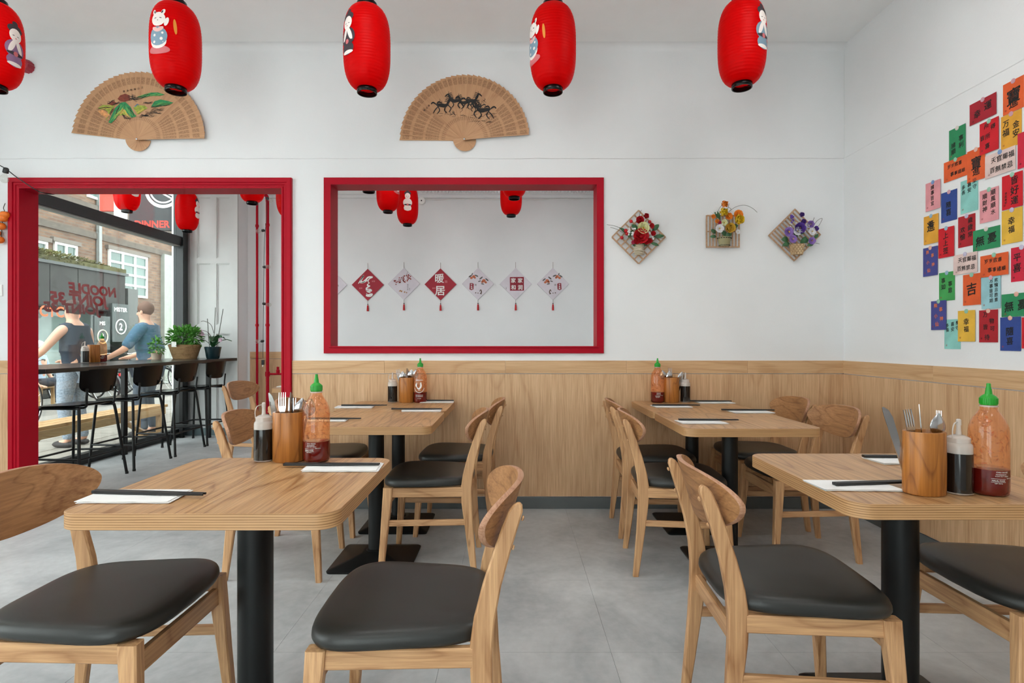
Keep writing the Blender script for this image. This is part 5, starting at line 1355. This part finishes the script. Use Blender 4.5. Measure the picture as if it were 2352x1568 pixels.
for (a, l, up) in ((.3,.20,.10), (2.2,.13,.14), (3.6,.16,.10), (5.2,.18,.08), (1.2,.17,.13), (-.4,.15,.15)):
    b = MB(); vs = []
    for u in (0, .25, .5, .75, 1):
        p = Vector((math.cos(a)*l*u, math.sin(a)*l*u, .13+up*math.sin(u*2.2))); s_ = Vector((-math.sin(a), math.cos(a), 0)); w_ = .034*math.sin(PI*(.12+.85*u))
        vs += [p-s_*w_, p-Vector((0,0,.008)), p+s_*w_]
    b.add(vs, [(3*i+j, 3*i+j+1, 3*i+j+4, 3*i+j+3) for i in range(4) for j in (0, 1)]); b.build('leaf', M['darkleaf'], o, smooth=60)
for pts in ([(0,0,.12), (.02,0,.35), (.035,-.01,.60)], [(-.04,0,.12), (-.055,0,.30), (-.065,0,.47)], [(.04,0,.12), (.08,0,.35), (.12,0,.585)]):
    MB().tube(pts, .0035, 6).build('stake', pm('plant_stake', (60,64,52)), o)
for pts in ([(0,0,.13), (.0,-.01,.22), (-.04,-.02,.30), (-.10,-.03,.33), (-.14,-.03,.30)], [(.01,0,.30), (-.02,-.01,.40), (-.09,-.02,.44), (-.13,-.02,.435)]):
    MB().tube(catmull(pts, 4), .003, 6).build('flower_stem', pm('orchid_stem', (74,60,56)), o, smooth=60)
for p in ((-.14,-.035,.295), (-.12,-.04,.32), (-.10,-.04,.285), (.10,-.02,.22)):
    b = MB(); petal_flower(b, p, .026, 5, .3, 2, 3); b.build('blossom', pm('orchid_pink', (222,190,208)), o, smooth=60)

# ------------------------------------------------------------------ red pipes, string lights by the far wall
def pipe(xp, Y, r, z0, z1, label, parts=None):
    o = thing('heating_pipe', label, 'pipe', ((xp-CX)*Y/F, Y, z0), group='red heating pipes')
    MB().tube([(0,0,0), (0,0,z1-z0)], r, 14).build('pipe_run', M['red'], o, smooth=60)
    for z in (.05, 1.35-z0, 2.6-z0): MB().lathe([(r+.006,z), (r+.006,z+.03)], 14).build('pipe_clip', M['red'], o, smooth=40)
    return o
pipe(590.5, 7.02, .015, 0, ZCF, 'thin red upright pipe in the back room, the left one of two')
o = pipe(614.5, 6.95, .020, 0, 2.93, 'thicker red upright pipe with an elbow at the top, in the back room')
MB().tube(catmull([(0,0,2.90), (-.01,.0,2.97), (-.06,.02,2.995), (-.12,.04,3.0)], 4), .022, 12).build('elbow', M['red'], o, smooth=60)
MB().tube([(0,0,.755), (.20,0,.755)], .013, 10).build('branch_pipe', M['red'], o, smooth=60)
MB().lathe([(.022,0), (.022,.05), (.016,.055), (.016,.09)], 12, (.13,0,.755)).build('valve', M['red'], o, smooth=40)
MB().lathe([(.028,-.03), (.028,.03)], 12, (0,0,.755)).build('tee', M['red'], o, smooth=40)
pl = [px(613, 452, 6.9), px(612, 500, 6.85), px(607, 560, 6.85), px(606, 640, 6.85), px(605, 730, 6.85), px(604, 800, 6.85), px(604, 822, 6.85)]
festoon('string_lights', 'black cable with clear bulbs hanging straight down beside the red pipes', pl, [(px(606, 529, 6.85), (-1,-.2,-.2)), (px(606, 613, 6.85), (1,-.3,0)), (px(605, 697, 6.85), (1,.4,-.2)), (px(604, 783, 6.85), (-1,0,-.1)), (px(613, 455, 6.88), (1,-.3,-.6))], .003)
o = thing('cable_plug', 'black plug at the lower end of the hanging light cable', 'plug', px(604, 832, 6.85))
MB().box((0,0,0), (.030,.026,.062)).build('plug_body', M['stick'], o, bevel=.004); MB().tube([(0,0,-.03), (0,0,-.055)], .006, 8).build('pin', M['steel'], o)

# ------------------------------------------------------------------ lettering on the shop glass (reads from the street)
o = thing('window_lettering', 'red slanted shop name stuck on the window glass, mirrored from inside', 'lettering', (XL-.044, 5.4, 1.6))
def glass_text(body, size, y, z, col, name, sx=1.0, xo=0):
    v, f = text_geo(body, size, .055, .12)
    b = MB(); fm = frame_mx((xo, y-5.4, z-1.6), (0,-1,0), (0,0,1)); b.add([(p[0]*sx, p[1], 0) for p in v], f, fm); b.build(name, col, o)
RL = pm('lettering_red', (178,16,26), .5)
glass_text('NOODLE', .128, 5.52, 1.668, RL, 'upper_line', 1.16)
glass_text('JOINT 35', .128, 5.36, 1.550, RL, 'lower_line', 1.36)
glass_text('JOINT 35', .118, 5.27, 1.458, pm('lettering_dark_red', (150,22,30), .5), 'repeat_line', 1.40, .001)  # reflection of the lower line, put in as a darker row of letters

# ------------------------------------------------------------------ the street
GZ = -.15
struct(MB().bx(-8.2, XL-.2, -6, 40, GZ-.2, GZ).build('pavement', pm('street_paving', (148,143,136), .9, var=.16, scale=3)))
struct(MB().bx(-30, -8.2, -6, 45, GZ-.22, GZ-.02).build('road', pm('road_cobble', (132,128,122), .9, var=.2, scale=4)))
# big paving slabs close to the window
sl = MB().box((0,0,0), (.585, .585, .012)).mesh('paving_slab', pm('paving_slab_stone', (142,136,127), .9, var=.12, scale=5))
pav = bpy.data.objects['pavement']
for i in range(5):
    for j in range(10):
        q = link('paving_slab', sl, pav); q.location = (-4.65-i*.6, 4.6+j*.6, GZ+.002); q.rotation_euler = (0,0,0)
FXB = -11.0
def fpt(xp, yp, X=FXB):
    Y = -X*F/(CX-xp); return Y, CH+(CY-yp)*Y/F
B = thing('brick_building', 'tan brick building across the street with white casement windows', 'building', (FXB, 0, GZ))
def bl(b): return b
BR = brickmat('tan_brick')
def bpart(name, mat, x0, x1, y0, y1, z0, z1, par=None, bevel=0):
    return MB().bx(x0, x1, y0, y1, z0-GZ, z1-GZ).build(name, mat, par or B, bevel=bevel)
bpart('brick_wall', BR, -1.0, 0, 6, 18.3, GZ, 9.5)
bpart('string_course', pm('course_dark_brick', (92,84,76), .9, var=.2, scale=9), .0, .05, 6, 18.3, 3.86, 4.02)
bpart('string_course', pm('course_dark_brick', (92,84,76)), .0, .08, 6, 18.3, 4.62, 4.74)
def bwin(y0, y1, z0, z1, cols, rows, label=None):
    w = thing('window', None, None); w.parent = B
    wf = wall('window_frame', 'x', .005, .055, y0, y1, z0-GZ, z1-GZ, [(y0+.06+(y1-y0-.06)*i/cols, y0+(y1-y0-.06)*(i+1)/cols, z0-GZ+.06+(z1-z0-.06)*j/rows, z0-GZ+(z1-z0-.06)*(j+1)/rows) for i in range(cols) for j in range(rows)], M['white'], w); del wf['kind']
    MB().bx(.010, .020, y0+.03, y1-.03, z0-GZ+.03, z1-GZ-.03).build('pane', pm('far_pane', (92,112,106), .12, var=.3, scale=1.2), w)
    MB().bx(.0, .09, y0-.08, y1+.08, z1-GZ+.0, z1-GZ+.10).build('lintel', pm('lintel_dark', (112,104,96), .8), w)
bwin(12.55, 13.15, 2.75, 3.50, 1, 2); bwin(13.35, 14.05, 2.75, 3.56, 2, 2); bwin(15.15, 16.75, 2.45, 3.68, 3, 4)
bwin(17.55, 17.9, 2.3, 3.6, 1, 4)
bwin(13.0, 13.9, 4.9, 6.4, 2, 3); bwin(14.4, 15.2, 4.9, 6.4, 2, 3); bwin(16.2, 17.2, 4.9, 6.4, 2, 3); bwin(11.0, 12.2, 4.9, 6.4, 2, 3)
bpart('drainpipe', pm('zinc', (136,140,138), .5), .02, .10, 14.72, 14.82, 2.9, 9)
# ground-floor shop: dark panelled box with a planted roof edge
sf = pm('shop_dark_panel', (34,34,29), .7, var=.12, scale=2)
bpart('shop_front', sf, .0, .55, 7, 15.05, 1.95, 2.92)
for k in range(9):
    y = 7.66+.82*k; bpart('shop_panel', sf, .55, .575, y, y+.80, 1.98, 2.90)
bpart('shop_fascia', pm('fascia_dark', (58,62,60), .5), .0, .62, 6.9, 15.1, 2.92, 2.99)
bpart('shop_return', pm('shop_return_dark', (70,72,68), .5), .0, .60, 15.1, 15.5, GZ, 2.6)
for k in range(6):
    y = 8.1+1.15*k
    bpart('shop_glass', pm('shop_glazing', (120,138,132), .1, var=.3, scale=1.5), .10, .13, y, y+1.05, GZ+.35, 1.9)
    bpart('shop_mullion', pm('fascia_dark', (58,62,60), .5), .08, .18, y+1.05, y+1.15, GZ, 1.95)
bpart('shop_plinth', sf, .0, .2, 7, 15.05, GZ, GZ+.35)
b = leaf_cloud(random.Random(5), (.32, 11.0, 3.09-GZ), (.30, 4.15, .17), 5200, .075); q = b.build('roof_planting', pm('sedum_roof', (98,96,50), .8, var=.4, scale=2), B); q['kind'] = 'stuff'
bpart('planting_bed', pm('sedum_bed', (76,74,40), .9, var=.4, scale=6), .05, .58, 6.95, 15.05, 2.99, 3.10)
def facade_text(body, size, y, z, col, name, x=.58, par=None):
    v, f = text_geo(body, size, .02); b = MB(); b.add([(p[0], p[1], 0) for p in v], f, frame_mx((x, y, z-GZ), (0,1,0), (0,0,1))); return b.build(name, col, par or B)
facade_text('CYCLES', .34, 12.85, 1.84, pm('sign_orange', (232,92,30)), 'shop_lettering', .60)
q = bpart('hanging_sign', pm('sign_slate', (62,70,68), .6), .62, .66, 14.42, 15.04, 1.15, 2.15)
facade_text('MISTER', .15, 14.73, 2.0, M['white'], 'sign_lettering', .662); 
b = MB(); b.torus((.663, 14.73, 1.55-GZ), .19, .016, 28, 6, 'x'); b.build('sign_emblem', M['white'], B, smooth=60); facade_text('2', .26, 14.73, 1.55, M['white'], 'sign_emblem_mark', .662)
q = bpart('hanging_sign', pm('sign_slate', (62,70,68), .6), .62, .66, 13.80, 14.34, .95, 1.8)
b = MB(); b.torus((.663, 14.07, 1.28-GZ), .17, .016, 28, 6, 'x'); b.build('sign_emblem', pm('emblem_cream', (222,216,186)), B, smooth=60); facade_text('2', .24, 14.07, 1.28, pm('emblem_cream', (222,216,186)), 'sign_emblem_mark', .662); facade_text('MIS', .13, 14.07, 1.62, M['white'], 'sign_lettering', .662)
# neighbouring grey building closing the view
N = thing('grey_stone_building', 'pale grey stone building next to the brick one at the far end of the street', 'building', (FXB, 18.3, GZ))
MB().bx(.0, .12, -.85, -.05, 0, 4.05).build('corner_pier', pm('pier_grey_green', (150,154,146), .8, var=.08), N)
MB().bx(-1.0, .25, .0, 9, 0, 10).build('wall_block', pm('pale_stone', (150,155,160), .8, var=.06), N)
for z in (1.5, 2.9, 4.3, 5.7): MB().bx(.25, .26, .0, 9, z, z+.03).build('stone_joint', pm('stone_joint_grey', (140,146,152)), N)
for z in (2.2, 4.8):
    w = thing('window', None, None); w.parent = N
    wf = wall('window_frame', 'x', .25, .31, 1.5, 2.6, z, z+1.5, [(1.58, 2.02, z+.08, z+1.42), (2.08, 2.52, z+.08, z+1.42)], M['white'], w); del wf['kind']
    MB().bx(.26, .27, 1.55, 2.55, z+.04, z+1.46).build('pane', pm('far_pane', (92,112,106)), w)
struct(MB().bx(-4.3, -4.05, 7.36, 13, GZ, 7).build('wall_street', pm('street_render', (186,182,176), .9)))
# projecting dinner sign
YS = 9.0
c0, c1 = px(296, 430, YS), px(399, 529, YS)
D = thing('projecting_sign', 'dark projecting street sign with a white bowl-face emblem and red lettering', 'sign', ((c0.x+c1.x)/2, YS, c1.z))
wS, hS = c1.x-c0.x, 1.0
MB().bx(-wS/2, wS/2, 0, .08, 0, hS+.25).build('sign_board', pm('sign_black', (40,43,46), .5), D, bevel=.01)
MB().bx(-wS/2, 1.6, .02, .06, hS+.25, hS+.30).build('bracket', M['wframe'], D)
MB().bx(-wS/2-.48, -wS/2-.02, .01, .07, hS*.32, hS*.86).build('red_side_panel', pm('sign_red_panel', (222,70,54)), D)
MB().bx(-wS/2-.24, -wS/2-.02, -.004, .008, .18, hS*.52).build('menu_panel', pm('sign_menu', (196,190,190)), D)
sy = -.004
def ring(b, cx, cz, R, r_, y): 
    n = 36; vs = []
    for rr in (R, r_): vs += [(cx+rr*math.cos(2*PI*j/n), y, cz+rr*math.sin(2*PI*j/n)) for j in range(n)]
    b.add(vs, [(j, (j+1) % n, n+(j+1) % n, n+j) for j in range(n)])
b = MB(); ccx, ccz = wS*.27, hS*.60
ccz += .06; ring(b, ccx, ccz, .30, .25, sy); ring(b, ccx, ccz, .225, .20, sy)
for s in (-.09, .07):
    stroke(b, [(ccx+s-.07, ccz-.02), (ccx+s-.05, ccz+.10), (ccx+s+.02, ccz+.16), (ccx+s+.08, ccz+.14)], .022, sy); stroke(b, [(ccx+s-.07, ccz-.02), (ccx+s+.04, ccz-.04)], .02, sy)
stroke(b, [(ccx-.02, ccz-.06), (ccx+.18, ccz-.17)], .012, sy, False); stroke(b, [(ccx+.02, ccz-.04), (ccx+.2, ccz-.12)], .012, sy, False)
b.build('sign_emblem', M['white'], D)
b = MB(); blob(b, ccx-.08, ccz+.05, .020, sy-.002, 12); blob(b, ccx+.09, ccz+.05, .020, sy-.002, 12); b.build('sign_eyes', pm('sign_red', (226,60,46)), D)
b = MB(); v, f = text_geo('DINNER', .155, .03); b.add([(p[0]+.02, sy, p[1]+.10) for p in v], f); b.build('sign_lettering', pm('sign_red', (226,60,46)), D)

# bench outside
o = thing('street_bench', 'long plain wooden bench standing outside the window', 'bench', (-4.72, 6.15, GZ))
bw = wood('bench_pine', (206,170,122), (160,120,78), 'y', .6, rings=5, freq=1.2); bz = wood('bench_pine_upright', (206,170,122), (160,120,78), 'z', .6, rings=5, freq=1.2)
for k in (-1, 0, 1): MB().box((k*.115, 0, .465), (.105, 2.45, .035)).build('plank', bw, o, bevel=.004)
MB().box((.17, 0, .405), (.025, 2.30, .085)).build('side_rail', bw, o); MB().box((-.17, 0, .405), (.025, 2.30, .085)).build('side_rail', bw, o)
for y in (-1.08, 1.08):
    for x in (-.15, .15): MB().box((x, y, .225), (.06, .075, .45)).build('leg', bz, o, bevel=.004)
    MB().tube([(0, y, .10), (0, y*.42, .42)], .035, 4).build('brace', bz, o)
    MB().box((0, y, .10), (.30, .05, .07)).build('cross_bar', bz, o)

# bicycles
def make_bike():
    r = thing('bicycle', '', 'bicycle')        # along y, front toward +y
    fr = pm('bike_frame_dark', (40,44,48), .35); rub = pm('bike_rubber', (30,30,32), .8)
    for y in (-.52, .52):
        w = thing('wheel', None, None); w.parent = r; w.location = (0, y, .34)
        MB().torus((0,0,0), .325, .018, 32, 8, 'x').build('tyre', rub, w, smooth=60); MB().torus((0,0,0), .302, .008, 32, 6, 'x').build('rim', M['steel'], w, smooth=60)
        b = MB()
        for k in range(14): a = 2*PI*k/14; b.tube([(0,0,0), (0, .30*math.cos(a), .30*math.sin(a))], .0022, 4)
        q = b.build('spokes', M['steel'], w); q['kind'] = 'stuff'
    for p, q_, rr in (((0,-.52,.34), (0,-.08,.30), .012), ((0,-.52,.34), (0,-.16,.80), .010), ((0,-.08,.30), (0,-.17,.88), .016), ((0,-.08,.30), (0,.36,.76), .016), ((0,-.15,.74), (0,.34,.84), .015), ((0,.34,.95), (0,.40,.62), .017), ((0,.40,.62), (0,.52,.34), .013)):
        MB().tube([p, q_], rr, 8).build('frame_tube', fr, r, smooth=60)
    MB().tube(catmull([(-.28,.18,1.02), (-.20,.34,1.03), (0,.36,1.0), (.20,.34,1.03), (.28,.18,1.02)], 5), .011, 8).build('handlebar', M['steel'], r, smooth=60)
    MB().loops([[(x*s, y, z) for x, z in ((-1,.90), (1,.90), (.8,.945), (-.8,.945))] for y, s in ((-.32,.09), (-.22,.085), (-.05,.03))]).build('saddle', rub, r, smooth=40)
    MB().box((0,-.86,.62), (.07,.03,.06)).build('rear_light', pm('bike_light_red', (206,24,32), .3), r, bevel=.006)
    MB().box((0,-.64,.70), (.10,.42,.015)).build('rack', fr, r)
    b = MB()
    L = [[(x, -.52+rr*math.cos(a), .34+rr*math.sin(a)) for x, rr in ((-.025,.36), (.025,.36), (.025,.368), (-.025,.368))] for a in [math.radians(20+160*i/12) for i in range(13)]]
    b.loops(L); b.build('mudguard', fr, r, smooth=30)
    return r
bk = make_bike()
for x, y, a, w_ in ((-7.3, 8.2, .35, 'nearest the window, below the counter line'), (-9.0, 9.6, 1.25, 'by the old man across the street'), (-9.0, 11.7, 1.45, 'second in the row across the street'), (-9.1, 12.7, 1.3, 'third in the row across the street'), (-9.2, 13.9, 1.5, 'behind the window condiments'), (-8.9, 15.4, 1.2, 'beneath the round emblem signs')):
    place(bk, USED, (x, y, GZ), a, f'dark city bicycle parked {w_}', 'parked bicycles')

# ------------------------------------------------------------------ people outside
def skin_mesh(name, J, E, mat, sub=2):
    """J: name -> (x, y, z, radius); E: bones; the first joint is the root"""
    names = list(J); ix = {n: i for i, n in enumerate(names)}
    me = bpy.data.meshes.new(name); me.from_pydata([J[n][:3] for n in names], [(ix[a], ix[b]) for a, b in E], [])
    ob = bpy.data.objects.new(name, me); COL.objects.link(ob)
    sk = ob.modifiers.new('skin', 'SKIN'); sk.use_smooth_shade = True
    ss = ob.modifiers.new('sub', 'SUBSURF'); ss.levels = sub; ss.render_levels = sub
    lay = me.skin_vertices[0].data
    for n in names:
        r_ = J[n][3]; lay[ix[n]].radius = r_ if isinstance(r_, tuple) else (r_, r_); lay[ix[n]].use_root = (n == names[0])
    dg = bpy.context.evaluated_depsgraph_get(); new = bpy.data.meshes.new_from_object(ob.evaluated_get(dg))
    bpy.data.objects.remove(ob); bpy.data.meshes.remove(me)
    new.name = name; new.materials.clear(); new.materials.append(mat)
    new.polygons.foreach_set('use_smooth', [True]*len(new.polygons)); return new
SKIN = pm('skin_warm', (214,164,138), .6, var=.06)
def person(label, loc, rz, shirt, trousers, hair, sleeve=True, seated=False, arms='lean', scale=1.0):
    """faces +x"""
    o = thing('person', label, 'person', loc, rz); o.scale = (scale,)*3
    hp = .95 if not seated else .52
    d = hp-.95
    kn = [(.05,.10,.50), (.05,-.10,.50)] if not seated else [(.42,.12,.54), (.42,-.12,.54)]
    an = [(-.02,.11,.085), (-.02,-.11,.085)] if not seated else [(.42,.12,.085), (.42,-.12,.085)]
    el = [(.10,.33,1.14+d), (.10,-.33,1.14+d)] if arms == 'lean' else [(.02,.27,1.12+d), (.02,-.27,1.12+d)]
    wr = [(.34,.25,1.03+d), (.34,-.25,1.03+d)] if arms == 'lean' else [(.16,.27,.88+d), (.16,-.27,.88+d)]
    J = {'pelvis': (0,0,hp,(.13,.10)), 'waist': (.0,0,1.10+d,(.125,.095)), 'chest': (.01,0,1.30+d,(.15,.11)), 'collar': (.0,0,1.43+d,(.085,.07)), 'neck': (.02,0,1.50+d,.052), 'skull': (.04,0,1.58+d,(.072,.085)), 'crown': (.035,0,1.68+d,(.070,.082))}
    E = [('pelvis','waist'), ('waist','chest'), ('chest','collar'), ('collar','neck'), ('neck','skull'), ('skull','crown')]
    for k, s in enumerate((1, -1)):
        J.update({f'sh{k}': (0,s*.175,1.40+d,.062), f'el{k}': el[k]+(.042,), f'wr{k}': wr[k]+(.030,), f'pa{k}': tuple(Vector(wr[k])+Vector((.06,-s*.005,-.01)))+((.034,.016),),
                  f'hi{k}': (0,s*.095,hp-.05,.088), f'kn{k}': kn[k]+(.058,), f'an{k}': an[k]+(.040,), f'to{k}': (an[k][0]+.17, an[k][1], .035, .035)})
        E += [('collar',f'sh{k}'), (f'sh{k}',f'el{k}'), (f'el{k}',f'wr{k}'), (f'wr{k}',f'pa{k}'), ('pelvis',f'hi{k}'), (f'hi{k}',f'kn{k}'), (f'kn{k}',f'an{k}'), (f'an{k}',f'to{k}')]
        for f_, (dx, dy, dz) in enumerate(((.075,.030,-.02), (.085,.010,-.025), (.08,-.010,-.028), (.065,-.028,-.025), (.03,-s*.045,.0))):
            b0 = Vector(J[f'pa{k}'][:3]); J[f'f{k}{f_}'] = tuple(b0+Vector((dx*.55, dy, dz*.4)))+(.010,); J[f'g{k}{f_}'] = tuple(b0+Vector((dx, dy*1.1, dz)))+(.008,)
            E += [(f'pa{k}',f'f{k}{f_}'), (f'f{k}{f_}',f'g{k}{f_}')]
    link('body', skin_mesh('body', J, E, SKIN, 2), o)
    T_ = {n: J[n][:3]+(tuple(v*1.22 for v in J[n][3]) if isinstance(J[n][3], tuple) else J[n][3]*1.3,) for n in J}
    SJ = {n: T_[n] for n in ('chest', 'waist', 'pelvis', 'collar', 'sh0', 'sh1')}
    SJ['collar'] = J['collar'][:3]+((.10,.085),); SJ['hem'] = (0,0,hp-.10,(.165,.13))
    SE = [('chest','waist'), ('waist','pelvis'), ('pelvis','hem'), ('chest','collar'), ('collar','sh0'), ('collar','sh1')]
    if sleeve:
        for k in (0, 1):
            m_ = Vector(J[f'sh{k}'][:3]).lerp(Vector(J[f'el{k}'][:3]), .98); SJ[f'sl{k}'] = tuple(m_)+(.066,); SE.append((f'sh{k}', f'sl{k}'))
    link('shirt', skin_mesh('shirt', SJ, SE, shirt, 2), o)
    LJ = {n: T_[n] for n in ('pelvis', 'hi0', 'hi1', 'kn0', 'kn1', 'an0', 'an1')}; LJ['pelvis'] = (0,0,hp,(.16,.128))
    link('trousers', skin_mesh('trousers', LJ, [('pelvis','hi0'), ('pelvis','hi1'), ('hi0','kn0'), ('hi1','kn1'), ('kn0','an0'), ('kn1','an1')], trousers, 2), o)
    z = 1.64+d
    MB().ball((.018,0,z+.025), (.098,.086,.098), 18, 10).build('hair', hair, o, smooth=60)
    f = MB().ball((.118,0,z-.045), (.018,.012,.020), 8, 6).build('nose', SKIN, o, smooth=60)
    for s in (-1, 1):
        MB().ball((.100,s*.030,z-.015), (.012,.013,.010), 8, 6).build('eye', M['ink'], o, smooth=60)
        MB().ball((.03,s*.088,z-.03), (.018,.010,.028), 8, 6).build('ear', SKIN, o, smooth=60)
        MB().ball((an[0][0]+.07, s*an[0][1], .045), (.14,.048,.045), 12, 6).build('shoe', pm('shoe_dark', (44,40,40)), o, smooth=60)
    MB().ball((.103,0,z-.078), (.010,.024,.006), 8, 5).build('mouth', pm('lips', (170,96,88)), o, smooth=60)
    return o
person('person in a dark sleeveless top standing outside the window with back turned and arms spread', (-5.45, 6.95, GZ), PI-.1, pm('navy_top', (40,52,66), .8), pm('dotted_blue_cloth', (140,152,166), .9, var=.3, scale=60), pm('hair_dark', (60,44,36), .7), sleeve=False, scale=1.04)
person('person in a blue shirt standing outside the window with back turned', (-5.05, 7.72, GZ), PI+.1, pm('denim_shirt', (74,104,128), .85, var=.1, scale=30), pm('jeans_grey', (84,92,104), .9), pm('hair_brown', (104,72,56), .7), scale=1.06)
person('grey-haired person in a pale blue shirt sitting across the street', (-9.4, 11.05, GZ), .2, pm('pale_blue_shirt', (176,198,218), .85), pm('trousers_dark', (60,64,72), .9), pm('hair_grey', (206,204,202), .7), seated=True, arms='rest', scale=1.0)
o = thing('street_stool', 'low wooden seat under the grey-haired person across the street', 'seat', (-9.42, 11.05, GZ), .2)
MB().box((0,0,.395), (.42,.5,.03)).build('seat', bw, o)
for x in (-.17,.17):
    for y in (-.2,.2): MB().box((x,y,.19), (.05,.05,.38)).build('leg', bz, o)

# prints and painted marks are made of many marks too small to pick apart
for ob in bpy.data.objects:
    n = ob.name.split('.')[0]
    if ob.parent and (n.startswith(('printed_', 'painted_')) or n.endswith(('_print', '_writing', '_lettering')) or n in ('seal_block', 'panel_bead', 'paper_layer')):
        if n not in ('seal_block', 'paper_layer'): ob['kind'] = 'stuff'
